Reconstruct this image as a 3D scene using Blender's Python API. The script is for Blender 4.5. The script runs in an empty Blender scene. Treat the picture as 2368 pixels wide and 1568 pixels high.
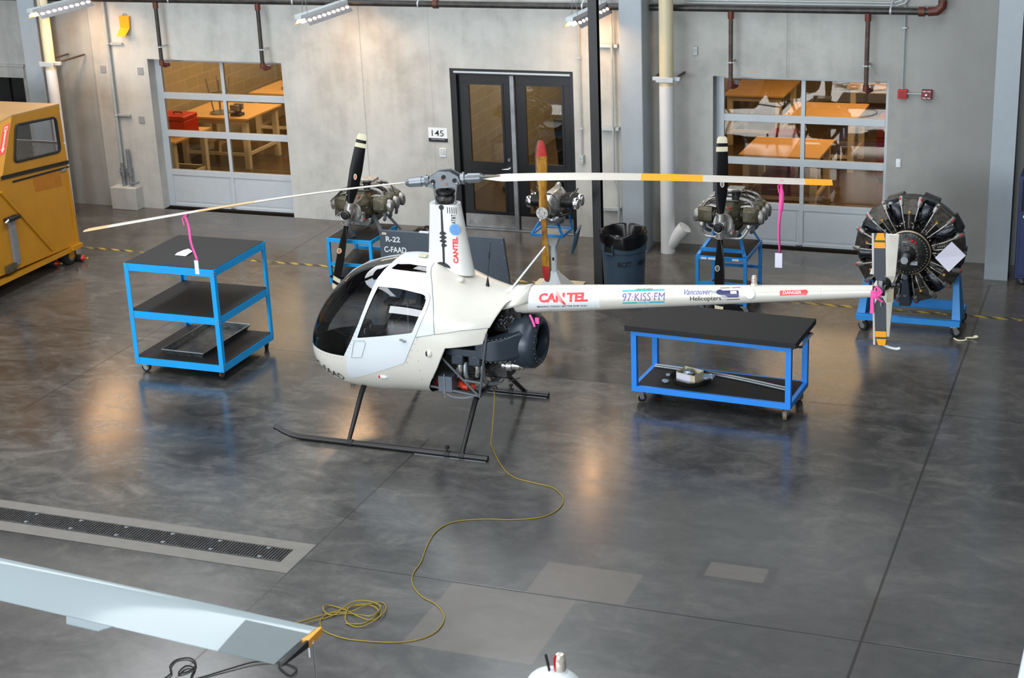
import bpy, bmesh, math, random
from mathutils import Vector, Matrix
from mathutils.geometry import delaunay_2d_cdt
random.seed(7)
PI = math.pi
sc = bpy.context.scene
col = sc.collection

# ------------------------------------------------------------------ camera
CAM = (7.0, -21.9486, 6.7)
yaw, pitch, roll, FPX = 0.38032387, 0.34049217, -0.04246769, 3860.69
fw = Vector((-math.sin(yaw) * math.cos(pitch), math.cos(yaw) * math.cos(pitch), -math.sin(pitch)))
rt = Vector((math.cos(yaw), math.sin(yaw), 0))
up = rt.cross(fw)
rt2 = rt * math.cos(roll) + up * math.sin(roll)
up2 = up * math.cos(roll) - rt * math.sin(roll)
cd = bpy.data.cameras.new('camera')
cam = bpy.data.objects.new('camera', cd)
col.objects.link(cam)
cam.matrix_world = Matrix(((rt2.x, up2.x, -fw.x, CAM[0]), (rt2.y, up2.y, -fw.y, CAM[1]),
                           (rt2.z, up2.z, -fw.z, CAM[2]), (0, 0, 0, 1)))
cd.sensor_width = 36
cd.lens = FPX / 2368 * 36
cd.clip_end = 200
cd.dof.use_dof = True
cd.dof.focus_distance = 16.6
cd.dof.aperture_fstop = 5.6
sc.camera = cam

# ------------------------------------------------------------------ light
w = bpy.data.worlds.new('world')
sc.world = w
w.use_nodes = True
w.node_tree.nodes['Background'].inputs[0].default_value = (0.55, 0.65, 0.8, 1)
w.node_tree.nodes['Background'].inputs[1].default_value = 0.3

def area(name, loc, rot, sx, sy, power, color):
    l = bpy.data.lights.new(name, 'AREA')
    l.shape = 'RECTANGLE'; l.size = sx; l.size_y = sy
    l.energy = power; l.color = color
    o = bpy.data.objects.new(name, l)
    o.location = loc; o.rotation_euler = rot
    col.objects.link(o)
    return o

DAY = (0.93, 0.965, 1.0)
# daylight through the roof lights and through the tall hangar glazing behind the viewer
area('skylight', (-7.5, -9, 8.38), (0, 0, 0), 1.6, 22, 900, DAY)
area('skylight', (-1.5, -9, 8.38), (0, 0, 0), 1.6, 22, 900, DAY)
area('skylight', (5.0, -12, 8.38), (0, 0, 0), 1.6, 18, 500, DAY)
area('hangar_window', (-4.0, -33.8, 5.2), (PI / 2, 0, 0), 22, 4.5, 5200, (0.88, 0.94, 1.0))
area('workshop_light', (-6.6, 4.0, 3.4), (0, 0, 0), 4, 5, 240, (1.0, 0.83, 0.58))
area('workshop_light', (-1.7, 4.0, 3.4), (0, 0, 0), 2.4, 5, 130, (1.0, 0.82, 0.56))
area('workshop_light', (3.2, 4.0, 3.4), (0, 0, 0), 4, 5, 190, (1.0, 0.76, 0.46))
for lx, ly, lp in ((-8.4, -0.98, 13), (-3.96, -1.0, 11), (-0.15, -0.85, 11)):
    area('lamp_light', (lx, ly, 3.14), (0, 0, 0), 0.2, 1.1, lp, (1.0, 0.72, 0.42))

sc.view_settings.view_transform = 'Standard'
sc.view_settings.look = 'None'
sc.view_settings.gamma = 1
sc.view_settings.use_curve_mapping = False
sc.view_settings.exposure = 0.2
sc.cycles.use_denoising = True
sc.cycles.max_bounces = 7
sc.cycles.diffuse_bounces = 4
sc.cycles.glossy_bounces = 4
sc.cycles.transparent_max_bounces = 12
sc.cycles.sample_clamp_indirect = 4
sc.cycles.caustics_reflective = False
sc.cycles.caustics_refractive = False
sc.cycles.use_adaptive_sampling = True
sc.cycles.adaptive_threshold = 0.03

# ------------------------------------------------------------------ helpers
def s2l(c):
    return tuple(((v / 12.92) if v <= 0.04045 else ((v + 0.055) / 1.055) ** 2.4) for v in c)

class NT:
    def __init__(s, name):
        s.m = bpy.data.materials.new(name); s.m.use_nodes = True
        s.t = s.m.node_tree; s.n = s.t.nodes; s.l = s.t.links
        s.b = s.n['Principled BSDF']; s.out = s.n['Material Output']
    def link(s, a, b): s.l.new(a, b)
    def node(s, typ, **kw):
        n = s.n.new(typ)
        for k, v in kw.items(): setattr(n, k, v)
        return n
    def math(s, op, a, b=None, c=None):
        n = s.node('ShaderNodeMath', operation=op)
        for i, v in enumerate((a, b, c)):
            if v is None: continue
            if isinstance(v, (int, float)): n.inputs[i].default_value = v
            else: s.link(v, n.inputs[i])
        return n.outputs[0]
    def mix(s, f, a, b, mode='MIX'):
        n = s.node('ShaderNodeMix', data_type='RGBA', blend_type=mode)
        for i, v in ((0, f), (6, a), (7, b)):
            if isinstance(v, (int, float)): n.inputs[i].default_value = v
            elif isinstance(v, tuple): n.inputs[i].default_value = (v[0], v[1], v[2], 1)
            else: s.link(v, n.inputs[i])
        return n.outputs[2]
    def noise(s, scale, detail=4, rough=0.55, vec=None, dist=0.0):
        n = s.node('ShaderNodeTexNoise')
        n.inputs['Scale'].default_value = scale; n.inputs['Detail'].default_value = detail
        n.inputs['Roughness'].default_value = rough; n.inputs['Distortion'].default_value = dist
        if vec is not None: s.link(vec, n.inputs['Vector'])
        return n.outputs['Fac']
    def ramp(s, f, stops):
        n = s.node('ShaderNodeValToRGB'); e = n.color_ramp.elements
        e[0].position, e[0].color = stops[0][0], (*stops[0][1], 1)
        e[1].position, e[1].color = stops[-1][0], (*stops[-1][1], 1)
        for p, c in stops[1:-1]:
            q = e.new(p); q.color = (*c, 1)
        s.link(f, n.inputs[0]); return n.outputs[0]
    def coord(s): return s.node('ShaderNodeTexCoord').outputs['Object']
    def pos(s): return s.node('ShaderNodeNewGeometry').outputs['Position']
    def sep(s, v):
        n = s.node('ShaderNodeSeparateXYZ'); s.link(v, n.inputs[0]); return n.outputs
    def mapping(s, v, scale=(1, 1, 1), loc=(0, 0, 0), rot=(0, 0, 0)):
        n = s.node('ShaderNodeMapping'); n.inputs['Scale'].default_value = scale
        n.inputs['Location'].default_value = loc; n.inputs['Rotation'].default_value = rot
        s.link(v, n.inputs[0]); return n.outputs[0]
    def bump(s, h, strength=0.2, dist=0.01):
        n = s.node('ShaderNodeBump'); n.inputs['Strength'].default_value = strength
        n.inputs['Distance'].default_value = dist; s.link(h, n.inputs['Height'])
        s.link(n.outputs[0], s.b.inputs['Normal'])

def mat(name, rgb, rough=0.5, metal=0.0, var=0.08, scale=6.0, coat=0.0, srgb=True, bump=0.0, spec=0.5):
    c = s2l(rgb) if srgb else rgb
    t = NT(name)
    f = t.noise(scale, 4, 0.6, t.coord())
    lo = tuple(v * (1 - var) for v in c); hi = tuple(min(1, v * (1 + var)) for v in c)
    t.link(t.ramp(f, [(0.3, lo), (0.7, hi)]), t.b.inputs['Base Color'])
    t.b.inputs['Roughness'].default_value = rough
    t.b.inputs['Metallic'].default_value = metal
    t.b.inputs['Specular IOR Level'].default_value = spec
    t.b.inputs['Coat Weight'].default_value = coat
    t.b.inputs['Coat Roughness'].default_value = 0.08
    if bump: t.bump(f, bump, 0.004)
    return t.m

def emit(name, rgb, power):
    t = NT(name)
    t.b.inputs['Base Color'].default_value = (*rgb, 1)
    t.b.inputs['Emission Color'].default_value = (*rgb, 1)
    t.b.inputs['Emission Strength'].default_value = power
    return t.m

def glass(name, tint, refl=1.0, rough=0.02, ior=1.5, gain=1.5):
    t = NT(name)
    t.n.remove(t.b)
    tr = t.node('ShaderNodeBsdfTransparent'); tr.inputs[0].default_value = (*tint, 1)
    gl = t.node('ShaderNodeBsdfGlossy'); gl.inputs['Roughness'].default_value = rough
    gl.inputs[0].default_value = (refl, refl, refl, 1)
    fr = t.node('ShaderNodeFresnel'); fr.inputs[0].default_value = ior
    f2 = t.math('MULTIPLY', fr.outputs[0], gain)
    f2 = t.math('MINIMUM', f2, 1.0)
    mx = t.node('ShaderNodeMixShader')
    t.link(f2, mx.inputs[0]); t.link(tr.outputs[0], mx.inputs[1]); t.link(gl.outputs[0], mx.inputs[2])
    t.link(mx.outputs[0], t.out.inputs[0])
    return t.m

class MB:
    cnt = 0
    def __init__(s): s.bm = bmesh.new(); s.mi = 0
    def mark(s, k): s.mi = k; return s
    def _f(s, fs):
        for f in fs: f.material_index = s.mi
    def face(s, pts):
        f = s.bm.faces.new([s.bm.verts.new(p) for p in pts]); f.material_index = s.mi; return s
    def hexa(s, p):
        p = [Vector(q) for q in p]; c0 = sum(p, Vector()) / 8; MB.cnt = (MB.cnt + 1) % 7; g = .00012 * MB.cnt
        p = [q + Vector([math.copysign(g, v) if abs(v) > 1e-5 else 0 for v in (q - c0)]) for q in p]
        v = [s.bm.verts.new(q) for q in p]
        for q in ((3, 2, 1, 0), (4, 5, 6, 7), (0, 1, 5, 4), (1, 2, 6, 5), (2, 3, 7, 6), (3, 0, 4, 7)):
            s.bm.faces.new([v[i] for i in q]).material_index = s.mi
        return s
    def b2(s, x0, x1, y0, y1, z0, z1, M=None):
        p = [Vector(q) for q in ((x0, y0, z0), (x1, y0, z0), (x1, y1, z0), (x0, y1, z0),
                                 (x0, y0, z1), (x1, y0, z1), (x1, y1, z1), (x0, y1, z1))]
        if M is not None: p = [M @ q for q in p]
        return s.hexa(p)
    def box(s, c, d, M=None):
        return s.b2(c[0] - d[0] / 2, c[0] + d[0] / 2, c[1] - d[1] / 2, c[1] + d[1] / 2, c[2] - d[2] / 2, c[2] + d[2] / 2, M)
    def ring(s, c, ax, r, n, u=None, sx=1, sy=1, ph=0):
        ax = Vector(ax).normalized()
        if u is None:
            u = Vector((0, 0, 1)) if abs(ax.z) < 0.9 else Vector((1, 0, 0))
            u = (u - ax * u.dot(ax)).normalized()
        v = ax.cross(u)
        return [s.bm.verts.new(Vector(c) + (u * math.cos(2 * PI * k / n + ph) * sx + v * math.sin(2 * PI * k / n + ph) * sy) * r) for k in range(n)]
    def skin(s, a, b):
        n = len(a)
        for k in range(n):
            s.bm.faces.new((a[k], a[(k + 1) % n], b[(k + 1) % n], b[k])).material_index = s.mi
    def cap(s, a, flip=False):
        f = s.bm.faces.new(a[::-1] if flip else a); f.material_index = s.mi
    def cyl(s, p0, p1, r0, r1=None, n=16, caps=True):
        if r1 is None: r1 = r0
        ax = Vector(p1) - Vector(p0)
        a = s.ring(p0, ax, r0, n); b = s.ring(p1, ax, r1, n)
        s.skin(a, b)
        if caps: s.cap(a, True); s.cap(b)
        return s
    def bar(s, p0, p1, w, h, up=(0, 0, 1)):
        p0 = Vector(p0); p1 = Vector(p1); ax = (p1 - p0).normalized(); u = Vector(up)
        u = u - ax * u.dot(ax)
        if u.length < 1e-4: u = Vector((1, 0, 0)) - ax * ax.x
        u.normalize(); v = ax.cross(u)
        q = []
        for P in (p0, p1):
            for a, b in ((-1, -1), (1, -1), (1, 1), (-1, 1)):
                q.append(P + v * a * w / 2 + u * b * h / 2)
        return s.hexa(q)
    def tube(s, pts, r, n=8, closed=False, sub=0):
        P = [Vector(p) for p in pts]
        if sub: P = smooth_path(P, sub, closed)
        m = len(P); rings = []; u = None
        for i in range(m):
            if closed: t = P[(i + 1) % m] - P[i - 1]
            else: t = P[min(i + 1, m - 1)] - P[max(i - 1, 0)]
            t.normalize()
            if u is None:
                u = Vector((0, 0, 1)) if abs(t.z) < 0.9 else Vector((1, 0, 0))
            u = (u - t * u.dot(t)).normalized()
            rr = r[i] if isinstance(r, (list, tuple)) and not sub else (r if not isinstance(r, (list, tuple)) else r[0] + (r[-1] - r[0]) * i / (m - 1))
            v = t.cross(u)
            rings.append([s.bm.verts.new(P[i] + (u * math.cos(2 * PI * k / n) + v * math.sin(2 * PI * k / n)) * rr) for k in range(n)])
        for i in range(m - 1): s.skin(rings[i], rings[i + 1])
        if closed: s.skin(rings[-1], rings[0])
        else: s.cap(rings[0], True); s.cap(rings[-1])
        return s
    def lathe(s, prof, c=(0, 0, 0), ax=(0, 0, 1), n=24, caps=True):
        ax = Vector(ax).normalized(); rings = []
        for r, h in prof: rings.append(s.ring(Vector(c) + ax * h, ax, max(r, 1e-4), n))
        for i in range(len(rings) - 1): s.skin(rings[i], rings[i + 1])
        if caps: s.cap(rings[0], True); s.cap(rings[-1])
        return s
    def ball(s, c, r, n=12, sc_=(1, 1, 1)):
        m = Matrix.Translation(c) @ Matrix.Diagonal((r * sc_[0], r * sc_[1], r * sc_[2], 1))
        q = bmesh.ops.create_uvsphere(s.bm, u_segments=n, v_segments=max(6, n // 2 + 1), radius=1, matrix=m)
        fs = set(f for v in q['verts'] for f in v.link_faces); s._f(fs); return s
    def prism(s, poly, a, b, axis='y'):
        # poly: list of 2D points; axis y -> (x,z) polygon extruded along y
        def P(q, h):
            return (q[0], h, q[1]) if axis == 'y' else ((h, q[0], q[1]) if axis == 'x' else (q[0], q[1], h))
        A = [s.bm.verts.new(P(q, a)) for q in poly]; B = [s.bm.verts.new(P(q, b)) for q in poly]
        n = len(poly)
        for k in range(n): s.bm.faces.new((A[k], A[(k + 1) % n], B[(k + 1) % n], B[k])).material_index = s.mi
        for q in (A[::-1], B): s.bm.faces.new(q).material_index = s.mi
        return s
    def loftsec(s, secs, caps=True):
        R = [[s.bm.verts.new(p) for p in q] for q in secs]
        for i in range(len(R) - 1): s.skin(R[i], R[i + 1])
        if caps: s.cap(R[0], True); s.cap(R[-1])
        return s
    def build(s, name, m, parent=None, loc=None, rz=0, smooth=35, bev=0, solid=0, rot=None):
        bmesh.ops.recalc_face_normals(s.bm, faces=s.bm.faces)
        if smooth:
            lim = math.radians(smooth)
            for f in s.bm.faces: f.smooth = True
            for e in s.bm.edges:
                if len(e.link_faces) == 2:
                    try: e.smooth = e.calc_face_angle() < lim
                    except ValueError: pass
        me = bpy.data.meshes.new(name); s.bm.to_mesh(me); s.bm.free()
        for q in (m if isinstance(m, (list, tuple)) else [m]): me.materials.append(q)
        o = bpy.data.objects.new(name, me); col.objects.link(o)
        if parent is not None: o.parent = parent
        if loc: o.location = loc
        if rot: o.rotation_euler = rot
        elif rz: o.rotation_euler = (0, 0, rz)
        if bev:
            d = o.modifiers.new('bevel', 'BEVEL'); d.width = bev; d.segments = 2; d.limit_method = 'ANGLE'
            d.angle_limit = math.radians(40)
        if solid:
            d = o.modifiers.new('solidify', 'SOLIDIFY'); d.thickness = solid; d.offset = -1
        return o

def smooth_path(P, sub, closed=False):
    out = []; n = len(P)
    for i in range(n if closed else n - 1):
        if closed: a, b, c, d = P[i - 1], P[i], P[(i + 1) % n], P[(i + 2) % n]
        else: a, b, c, d = P[max(i - 1, 0)], P[i], P[i + 1], P[min(i + 2, n - 1)]
        for k in range(sub):
            t = k / sub
            out.append(0.5 * ((2 * b) + (c - a) * t + (2 * a - 5 * b + 4 * c - d) * t * t + (3 * b - a - 3 * c + d) * t ** 3))
    if not closed: out.append(P[-1])
    return out

def tag(o, label, cat, group=None):
    o['label'] = label; o['category'] = cat
    if group: o['group'] = group
    return o
def thing(name, label, cat, loc=(0, 0, 0), rz=0, group=None, rot=None):
    o = bpy.data.objects.new(name, None); col.objects.link(o)
    o.empty_display_size = 0.1
    o.location = loc; o.rotation_euler = rot if rot else (0, 0, rz)
    return tag(o, label, cat, group)
def structure(o):
    o['kind'] = 'structure'; return o
def sempty(name, loc=(0, 0, 0)):
    o = bpy.data.objects.new(name, None); col.objects.link(o); o.location = loc
    return structure(o)
def copy_tree(o, parent=None):
    c = o.copy(); col.objects.link(c); c.parent = parent
    for ch in list(o.children): copy_tree(ch, c)
    return c

def text_bm(s, fit, bold=0.0, shear=0.0, space=1.0, depth=0.0):
    """letters as a flat bmesh in the XY plane, lower left corner at 0,0, scaled to fit (w, h)"""
    cu = bpy.data.curves.new('letters', 'FONT'); cu.body = s; cu.offset = bold; cu.shear = shear
    cu.space_character = space; cu.extrude = depth; cu.resolution_u = 3
    o = bpy.data.objects.new('letters', cu)
    me = bpy.data.meshes.new_from_object(o)
    bm = bmesh.new(); bm.from_mesh(me)
    bpy.data.objects.remove(o); bpy.data.curves.remove(cu); bpy.data.meshes.remove(me)
    xs = [v.co.x for v in bm.verts]; ys = [v.co.y for v in bm.verts]
    x0, x1, y0, y1 = min(xs), max(xs), min(ys), max(ys)
    sx, sy = fit[0] / (x1 - x0), fit[1] / (y1 - y0)
    for v in bm.verts: v.co = Vector(((v.co.x - x0) * sx, (v.co.y - y0) * sy, v.co.z))
    return bm
def bm_obj(bm, name, m, parent, f):
    for v in bm.verts: v.co = f(v.co)
    me = bpy.data.meshes.new(name); bm.to_mesh(me); bm.free(); me.materials.append(m)
    o = bpy.data.objects.new(name, me); col.objects.link(o); o.parent = parent
    return o
def text_xz(name, s, m, parent, x, y, z, fit, **k):
    return bm_obj(text_bm(s, fit, **k), name, m, parent, lambda c: Vector((x + c.x, y, z + c.y)))
def poly_bm(polys):
    bm = bmesh.new()
    for p in polys: bm.faces.new([bm.verts.new((q[0], q[1], 0)) for q in p])
    return bm

# ------------------------------------------------------------------ materials
def floor_mat():
    t = NT('polished concrete floor')
    P = t.pos(); S = t.sep(P); X, Y = S[0], S[1]
    n1 = t.noise(0.55, 6, 0.6, t.mapping(P, (1, 1.3, 1)), 0.6)
    n2 = t.noise(1.7, 8, 0.65, t.mapping(P, (1.0, 1.6, 1), (4, 2, 0)), 1.2)
    n3 = t.noise(9, 5, 0.7, P)
    a = t.math('ADD', t.math('MULTIPLY', n1, 0.38), t.math('MULTIPLY', n2, 0.44))
    a = t.math('ADD', a, t.math('MULTIPLY', n3, 0.18))
    c = t.ramp(a, [(0.38, (0.024, 0.025, 0.026)), (0.47, (0.048, 0.047, 0.046)), (0.54, (0.080, 0.077, 0.073)), (0.66, (0.155, 0.147, 0.135))])
    # slab bays poured with a slightly different tone
    def rect(x0, x1, y0, y1, soft=0.006):
        def edge(v, lo, hi):
            a = t.math('SUBTRACT', v, lo); b = t.math('SUBTRACT', hi, v)
            m = t.math('DIVIDE', t.math('MINIMUM', a, b), soft)
            n = t.node('ShaderNodeClamp'); t.link(m, n.inputs[0]); return n.outputs[0]
        return t.math('MULTIPLY', edge(X, x0, x1), edge(Y, y0, y1))
    def wob(v, amp): return t.math('ADD', v, t.math('MULTIPLY', t.math('SUBTRACT', n3, 0.5), amp))
    brown = rect(-20, 20, -5.45, 20, 1.2)
    c = t.mix(t.math('MULTIPLY', brown, 0.35), c, (0.125, 0.104, 0.08))
    fg = rect(0.255, 20, -40, -7.0, 1.6)
    c = t.mix(t.math('MULTIPLY', fg, 0.5), c, (0.098, 0.10, 0.102))
    c = t.mix(t.math('MULTIPLY', rect(-20, 0.255, -40, -10.59, 0.3), 0.5), c, (0.125, 0.118, 0.112))
    curb = rect(-20, 0.25, -10.59, -10.0, 0.01)
    c = t.mix(t.math('MULTIPLY', curb, 0.8), c, t.mix(n3, (0.13, 0.12, 0.105), (0.22, 0.21, 0.19)))
    for r in ((1.71, 2.84, -11.41, -10.32), (2.36, 3.24, -10.30, -9.72), (3.71, 4.24, -9.6, -9.32)):
        c = t.mix(t.math('MULTIPLY', rect(*r, 0.02), 0.6), c, (0.15, 0.135, 0.12))
    halo = t.math('SUBTRACT', rect(3.64, 4.33, -9.7, -9.24, 0.05), rect(3.71, 4.24, -9.6, -9.32, 0.02))
    c = t.mix(t.math('MULTIPLY', halo, 0.35), c, (0.03, 0.03, 0.03))
    # saw-cut joints
    J = [(0.245, 0.265, -40, -7.5), (-4.485, -4.465, -8, 0), (5.165, 5.192, -40, -0.9), (0.255, 20, -10.32, -10.3),
         (-20, 0.25, -10.015, -10.0), (-20, 0.25, -10.6, -10.58), (-20, 20, -5.465, -5.45), (-13.2, -13.18, -40, 0)]
    jm = None
    for r in J:
        q = rect(*r, 0.004); jm = q if jm is None else t.math('MAXIMUM', jm, q)
    c = t.mix(t.math('MULTIPLY', jm, 0.75), c, (0.012, 0.011, 0.01))
    t.link(c, t.b.inputs['Base Color'])
    rg = t.math('ADD', t.math('MULTIPLY', n2, 0.16), 0.12)
    rg = t.math('ADD', rg, t.math('MULTIPLY', curb, 0.35))
    t.link(rg, t.b.inputs['Roughness'])
    t.b.inputs['Specular IOR Level'].default_value = 0.62
    h = t.math('SUBTRACT', t.math('MULTIPLY', n3, 0.15), jm)
    t.bump(h, 0.25, 0.006)
    return t.m

def concrete(name, base, amp=0.18, streak=0.35):
    t = NT(name)
    P = t.pos()
    n1 = t.noise(0.7, 6, 0.62, P, 0.4)
    n2 = t.noise(3.5, 8, 0.65, P)
    n3 = t.noise(2.2, 5, 0.6, t.mapping(P, (3, 3, 0.25)))
    a = t.math('ADD', t.math('MULTIPLY', n1, 0.5), t.math('MULTIPLY', n2, 0.5 - streak / 2))
    a = t.math('ADD', a, t.math('MULTIPLY', n3, streak / 2))
    lo = tuple(v * (1 - amp * 1.6) for v in base); hi = tuple(v * (1 + amp) for v in base)
    c = t.ramp(a, [(0.35, lo), (0.5, base), (0.64, hi)])
    # pour joints of the wall panels
    S = t.sep(P); jm = None
    for x in (-8.63, -3.96, -2.86, 2.33, 2.36, -12.4):
        q = t.math('LESS_THAN', t.math('ABSOLUTE', t.math('SUBTRACT', t.math('ADD', S[0], t.math('MULTIPLY', t.math('SUBTRACT', n2, 0.5), 0.03)), x)), 0.011)
        q = t.math('MULTIPLY', q, 0.5 if x in (-2.86, 2.36) else 1.0)
        jm = q if jm is None else t.math('MAXIMUM', jm, q)
    up_ = t.math('GREATER_THAN', S[2], 0.0)
    c = t.mix(t.math('MULTIPLY', jm, 0.4), c, tuple(v * 0.4 for v in base))
    # darker streaked panel at the left end of the wall
    c = t.mix(t.math('MULTIPLY', t.math('LESS_THAN', S[0], -8.63), t.math('MULTIPLY', n3, 0.9)), c, tuple(v * 0.42 for v in base))
    mr = t.node('ShaderNodeMapRange'); mr.inputs[1].default_value = 2.8; mr.inputs[2].default_value = 4.6  # dimmer light towards the right end painted into the colour, with mottling
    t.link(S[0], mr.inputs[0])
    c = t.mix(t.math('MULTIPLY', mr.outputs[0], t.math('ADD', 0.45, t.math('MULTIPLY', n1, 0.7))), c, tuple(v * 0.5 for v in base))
    t.link(c, t.b.inputs['Base Color'])
    t.b.inputs['Roughness'].default_value = 0.75
    t.bump(n2, 0.12, 0.01)
    return t.m

def block_mat():
    t = NT('painted concrete block')
    br = t.node('ShaderNodeTexBrick')
    P = t.sep(t.pos())
    cb = t.node('ShaderNodeCombineXYZ')
    t.link(t.math('ADD', P[0], P[1]), cb.inputs[0]); t.link(P[2], cb.inputs[1])
    t.link(cb.outputs[0], br.inputs['Vector'])
    br.inputs['Color1'].default_value = (0.30, 0.27, 0.20, 1); br.inputs['Color2'].default_value = (0.34, 0.30, 0.23, 1)
    br.inputs['Mortar'].default_value = (0.42, 0.38, 0.29, 1)
    br.inputs['Scale'].default_value = 1; br.inputs['Mortar Size'].default_value = 0.008
    br.inputs['Brick Width'].default_value = 0.4; br.inputs['Row Height'].default_value = 0.2
    t.link(br.outputs[0], t.b.inputs['Base Color']); t.b.inputs['Roughness'].default_value = 0.8
    return t.m

def tape_mat():
    t = NT('yellow black hazard tape')
    S = t.sep(t.pos())
    f = t.math('FRACT', t.math('MULTIPLY', t.math('ADD', S[0], t.math('MULTIPLY', S[1], 1.5)), 4.4))
    m = t.math('LESS_THAN', f, 0.52)
    n = t.noise(7, 4, 0.6, t.pos())
    c = t.mix(m, (0.04, 0.036, 0.03), (0.42, 0.31, 0.03))
    c = t.mix(t.math('GREATER_THAN', n, 0.56), c, (0.09, 0.078, 0.05))
    t.link(c, t.b.inputs['Base Color']); t.b.inputs['Roughness'].default_value = 0.5
    return t.m

def ribbed(name, rgb, scale=55, rough=0.55):
    t = NT(name)
    w = t.node('ShaderNodeTexVoronoi'); w.inputs['Scale'].default_value = scale
    t.link(t.coord(), w.inputs['Vector'])
    t.b.inputs['Base Color'].default_value = (*rgb, 1); t.b.inputs['Roughness'].default_value = rough
    t.bump(w.outputs[0], 0.5, 0.004)
    return t.m

def wood_prop():
    t = NT('varnished yellow brown wood')
    P = t.coord()
    n = t.noise(9, 6, 0.7, t.mapping(P, (6, 6, 0.9)), 0.8)
    n2 = t.noise(3, 5, 0.7, P, 1.5)
    c = t.ramp(n, [(0.3, (0.26, 0.10, 0.015)), (0.5, (0.50, 0.24, 0.03)), (0.75, (0.68, 0.38, 0.07))])
    c = t.mix(t.ramp(n2, [(0.52, (0, 0, 0)), (0.66, (1, 1, 1))]), c, (0.16, 0.055, 0.015))
    t.link(c, t.b.inputs['Base Color']); t.b.inputs['Roughness'].default_value = 0.3
    t.b.inputs['Coat Weight'].default_value = 0.4
    return t.m

def grime(name, a, b, scale=14, rough=0.45, metal=0.4, thr=0.5):
    t = NT(name)
    n = t.noise(scale, 7, 0.7, t.coord(), 0.6)
    t.link(t.ramp(n, [(thr - 0.12, a), (thr + 0.12, b)]), t.b.inputs['Base Color'])
    t.b.inputs['Roughness'].default_value = rough; t.b.inputs['Metallic'].default_value = metal
    t.bump(n, 0.3, 0.004)
    return t.m

M = {}
M['floor'] = floor_mat()
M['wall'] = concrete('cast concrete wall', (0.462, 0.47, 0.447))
M['wallside'] = mat('side wall concrete', (0.60, 0.60, 0.57), 0.8)
M['ceil'] = mat('grey steel roof deck', (0.42, 0.42, 0.42), 0.8)
M['block'] = block_mat()
M['steelgrey'] = mat('pale grey steel paint', (0.62, 0.66, 0.69), 0.45, 0, 0.04)
M['steelgreydark'] = mat('steel web', (0.45, 0.47, 0.51), 0.5)
M['blacksteel'] = mat('black steel paint', (0.07, 0.07, 0.075), 0.35)
M['pvc'] = mat('white pipe plastic', (0.86, 0.86, 0.86), 0.4, 0, 0.03)
M['pvcold'] = mat('yellowed pipe plastic', (0.83, 0.79, 0.66), 0.4, 0, 0.06, 3)
M['conduit'] = mat('galvanized conduit', (0.68, 0.71, 0.72), 0.4, 0.2)
M['blackpipe'] = grime('black sprinkler pipe', (0.02, 0.018, 0.018), (0.05, 0.045, 0.04), 8, 0.4, 0.2)
M['rustpipe'] = grime('rusty brown pipe', (0.055, 0.038, 0.032), (0.11, 0.075, 0.058), 9, 0.6, 0.2)
M['doorwhite'] = mat('pale grey door aluminium', (0.74, 0.77, 0.79), 0.4, 0.15, 0.03)
M['doorblack'] = mat('black painted door', (0.055, 0.06, 0.075), 0.35)
M['kick'] = grime('brushed kick plate', (0.28, 0.28, 0.28), (0.5, 0.5, 0.5), 3, 0.3, 0.85)
M['chrome'] = mat('bright chrome', (0.85, 0.85, 0.85), 0.15, 1.0)
M['pane'] = glass('door glass', (0.90, 0.82, 0.70), 0.95, 0.015, 1.5)
M['paneblack'] = glass('dark door glass', (0.85, 0.80, 0.72), 0.9, 0.015, 1.45)
M['tape'] = tape_mat()
M['black'] = mat('matte black', (0.06, 0.06, 0.065), 0.6)
M['rubber'] = mat('black rubber', (0.09, 0.09, 0.09), 0.75)
M['cart'] = mat('bright blue cart paint', (0.08, 0.62, 0.90), 0.42, 0, 0.04)
M['cart2'] = mat('royal blue cart paint', (0.17, 0.56, 0.95), 0.4, 0, 0.03)
M['stand'] = mat('mid blue stand paint', (0.14, 0.54, 0.84), 0.42, 0, 0.06)
M['mat'] = ribbed('black ribbed rubber mat', (0.011, 0.011, 0.012), 60, 0.7)
M['bolt'] = mat('zinc bolt', (0.75, 0.75, 0.75), 0.3, 0.8)
M['white'] = mat('cool white gloss paint', (0.86, 0.89, 0.91), 0.28, 0, 0.02, 2, 0.3)
M['cream'] = mat('cream gloss paint', (0.865, 0.855, 0.815), 0.26, 0, 0.02, 2, 0.35)
M['decalwhite'] = mat('white vinyl', (0.9, 0.92, 0.93), 0.35, 0, 0.01)
M['bubble'] = glass('clear bubble acrylic', (0.62, 0.64, 0.67), 1.0, 0.01, 1.5, 1.05)
M['tinted'] = glass('brown tinted acrylic', (0.30, 0.14, 0.07), 0.9, 0.02, 1.45)
M['seat'] = mat('dark cabin trim', (0.12, 0.13, 0.16), 0.7)
M['cabin'] = mat('cabin grey trim', (0.20, 0.21, 0.23), 0.7)
M['fan'] = mat('dark slate fan housing', (0.20, 0.235, 0.275), 0.33, 0.2, 0.06)
M['frame'] = mat('grey frame tube', (0.36, 0.38, 0.40), 0.4, 0.2)
M['skid'] = mat('black skid paint', (0.07, 0.065, 0.075), 0.42)
M['orange'] = mat('orange silicone', (0.80, 0.22, 0.12), 0.5)
M['yellow'] = mat('signal yellow paint', (0.96, 0.65, 0.08), 0.45, 0, 0.03)
M['bladewhite'] = mat('rotor blade white', (0.79, 0.77, 0.73), 0.4, 0, 0.04)
M['bladedark'] = mat('worn blade grey', (0.35, 0.33, 0.33), 0.45, 0.3)
M['hub'] = mat('grey anodised hub', (0.46, 0.48, 0.50), 0.35, 0.5)
M['pink'] = mat('neon pink ribbon', (1.0, 0.36, 0.68), 0.6, 0, 0.03)
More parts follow.
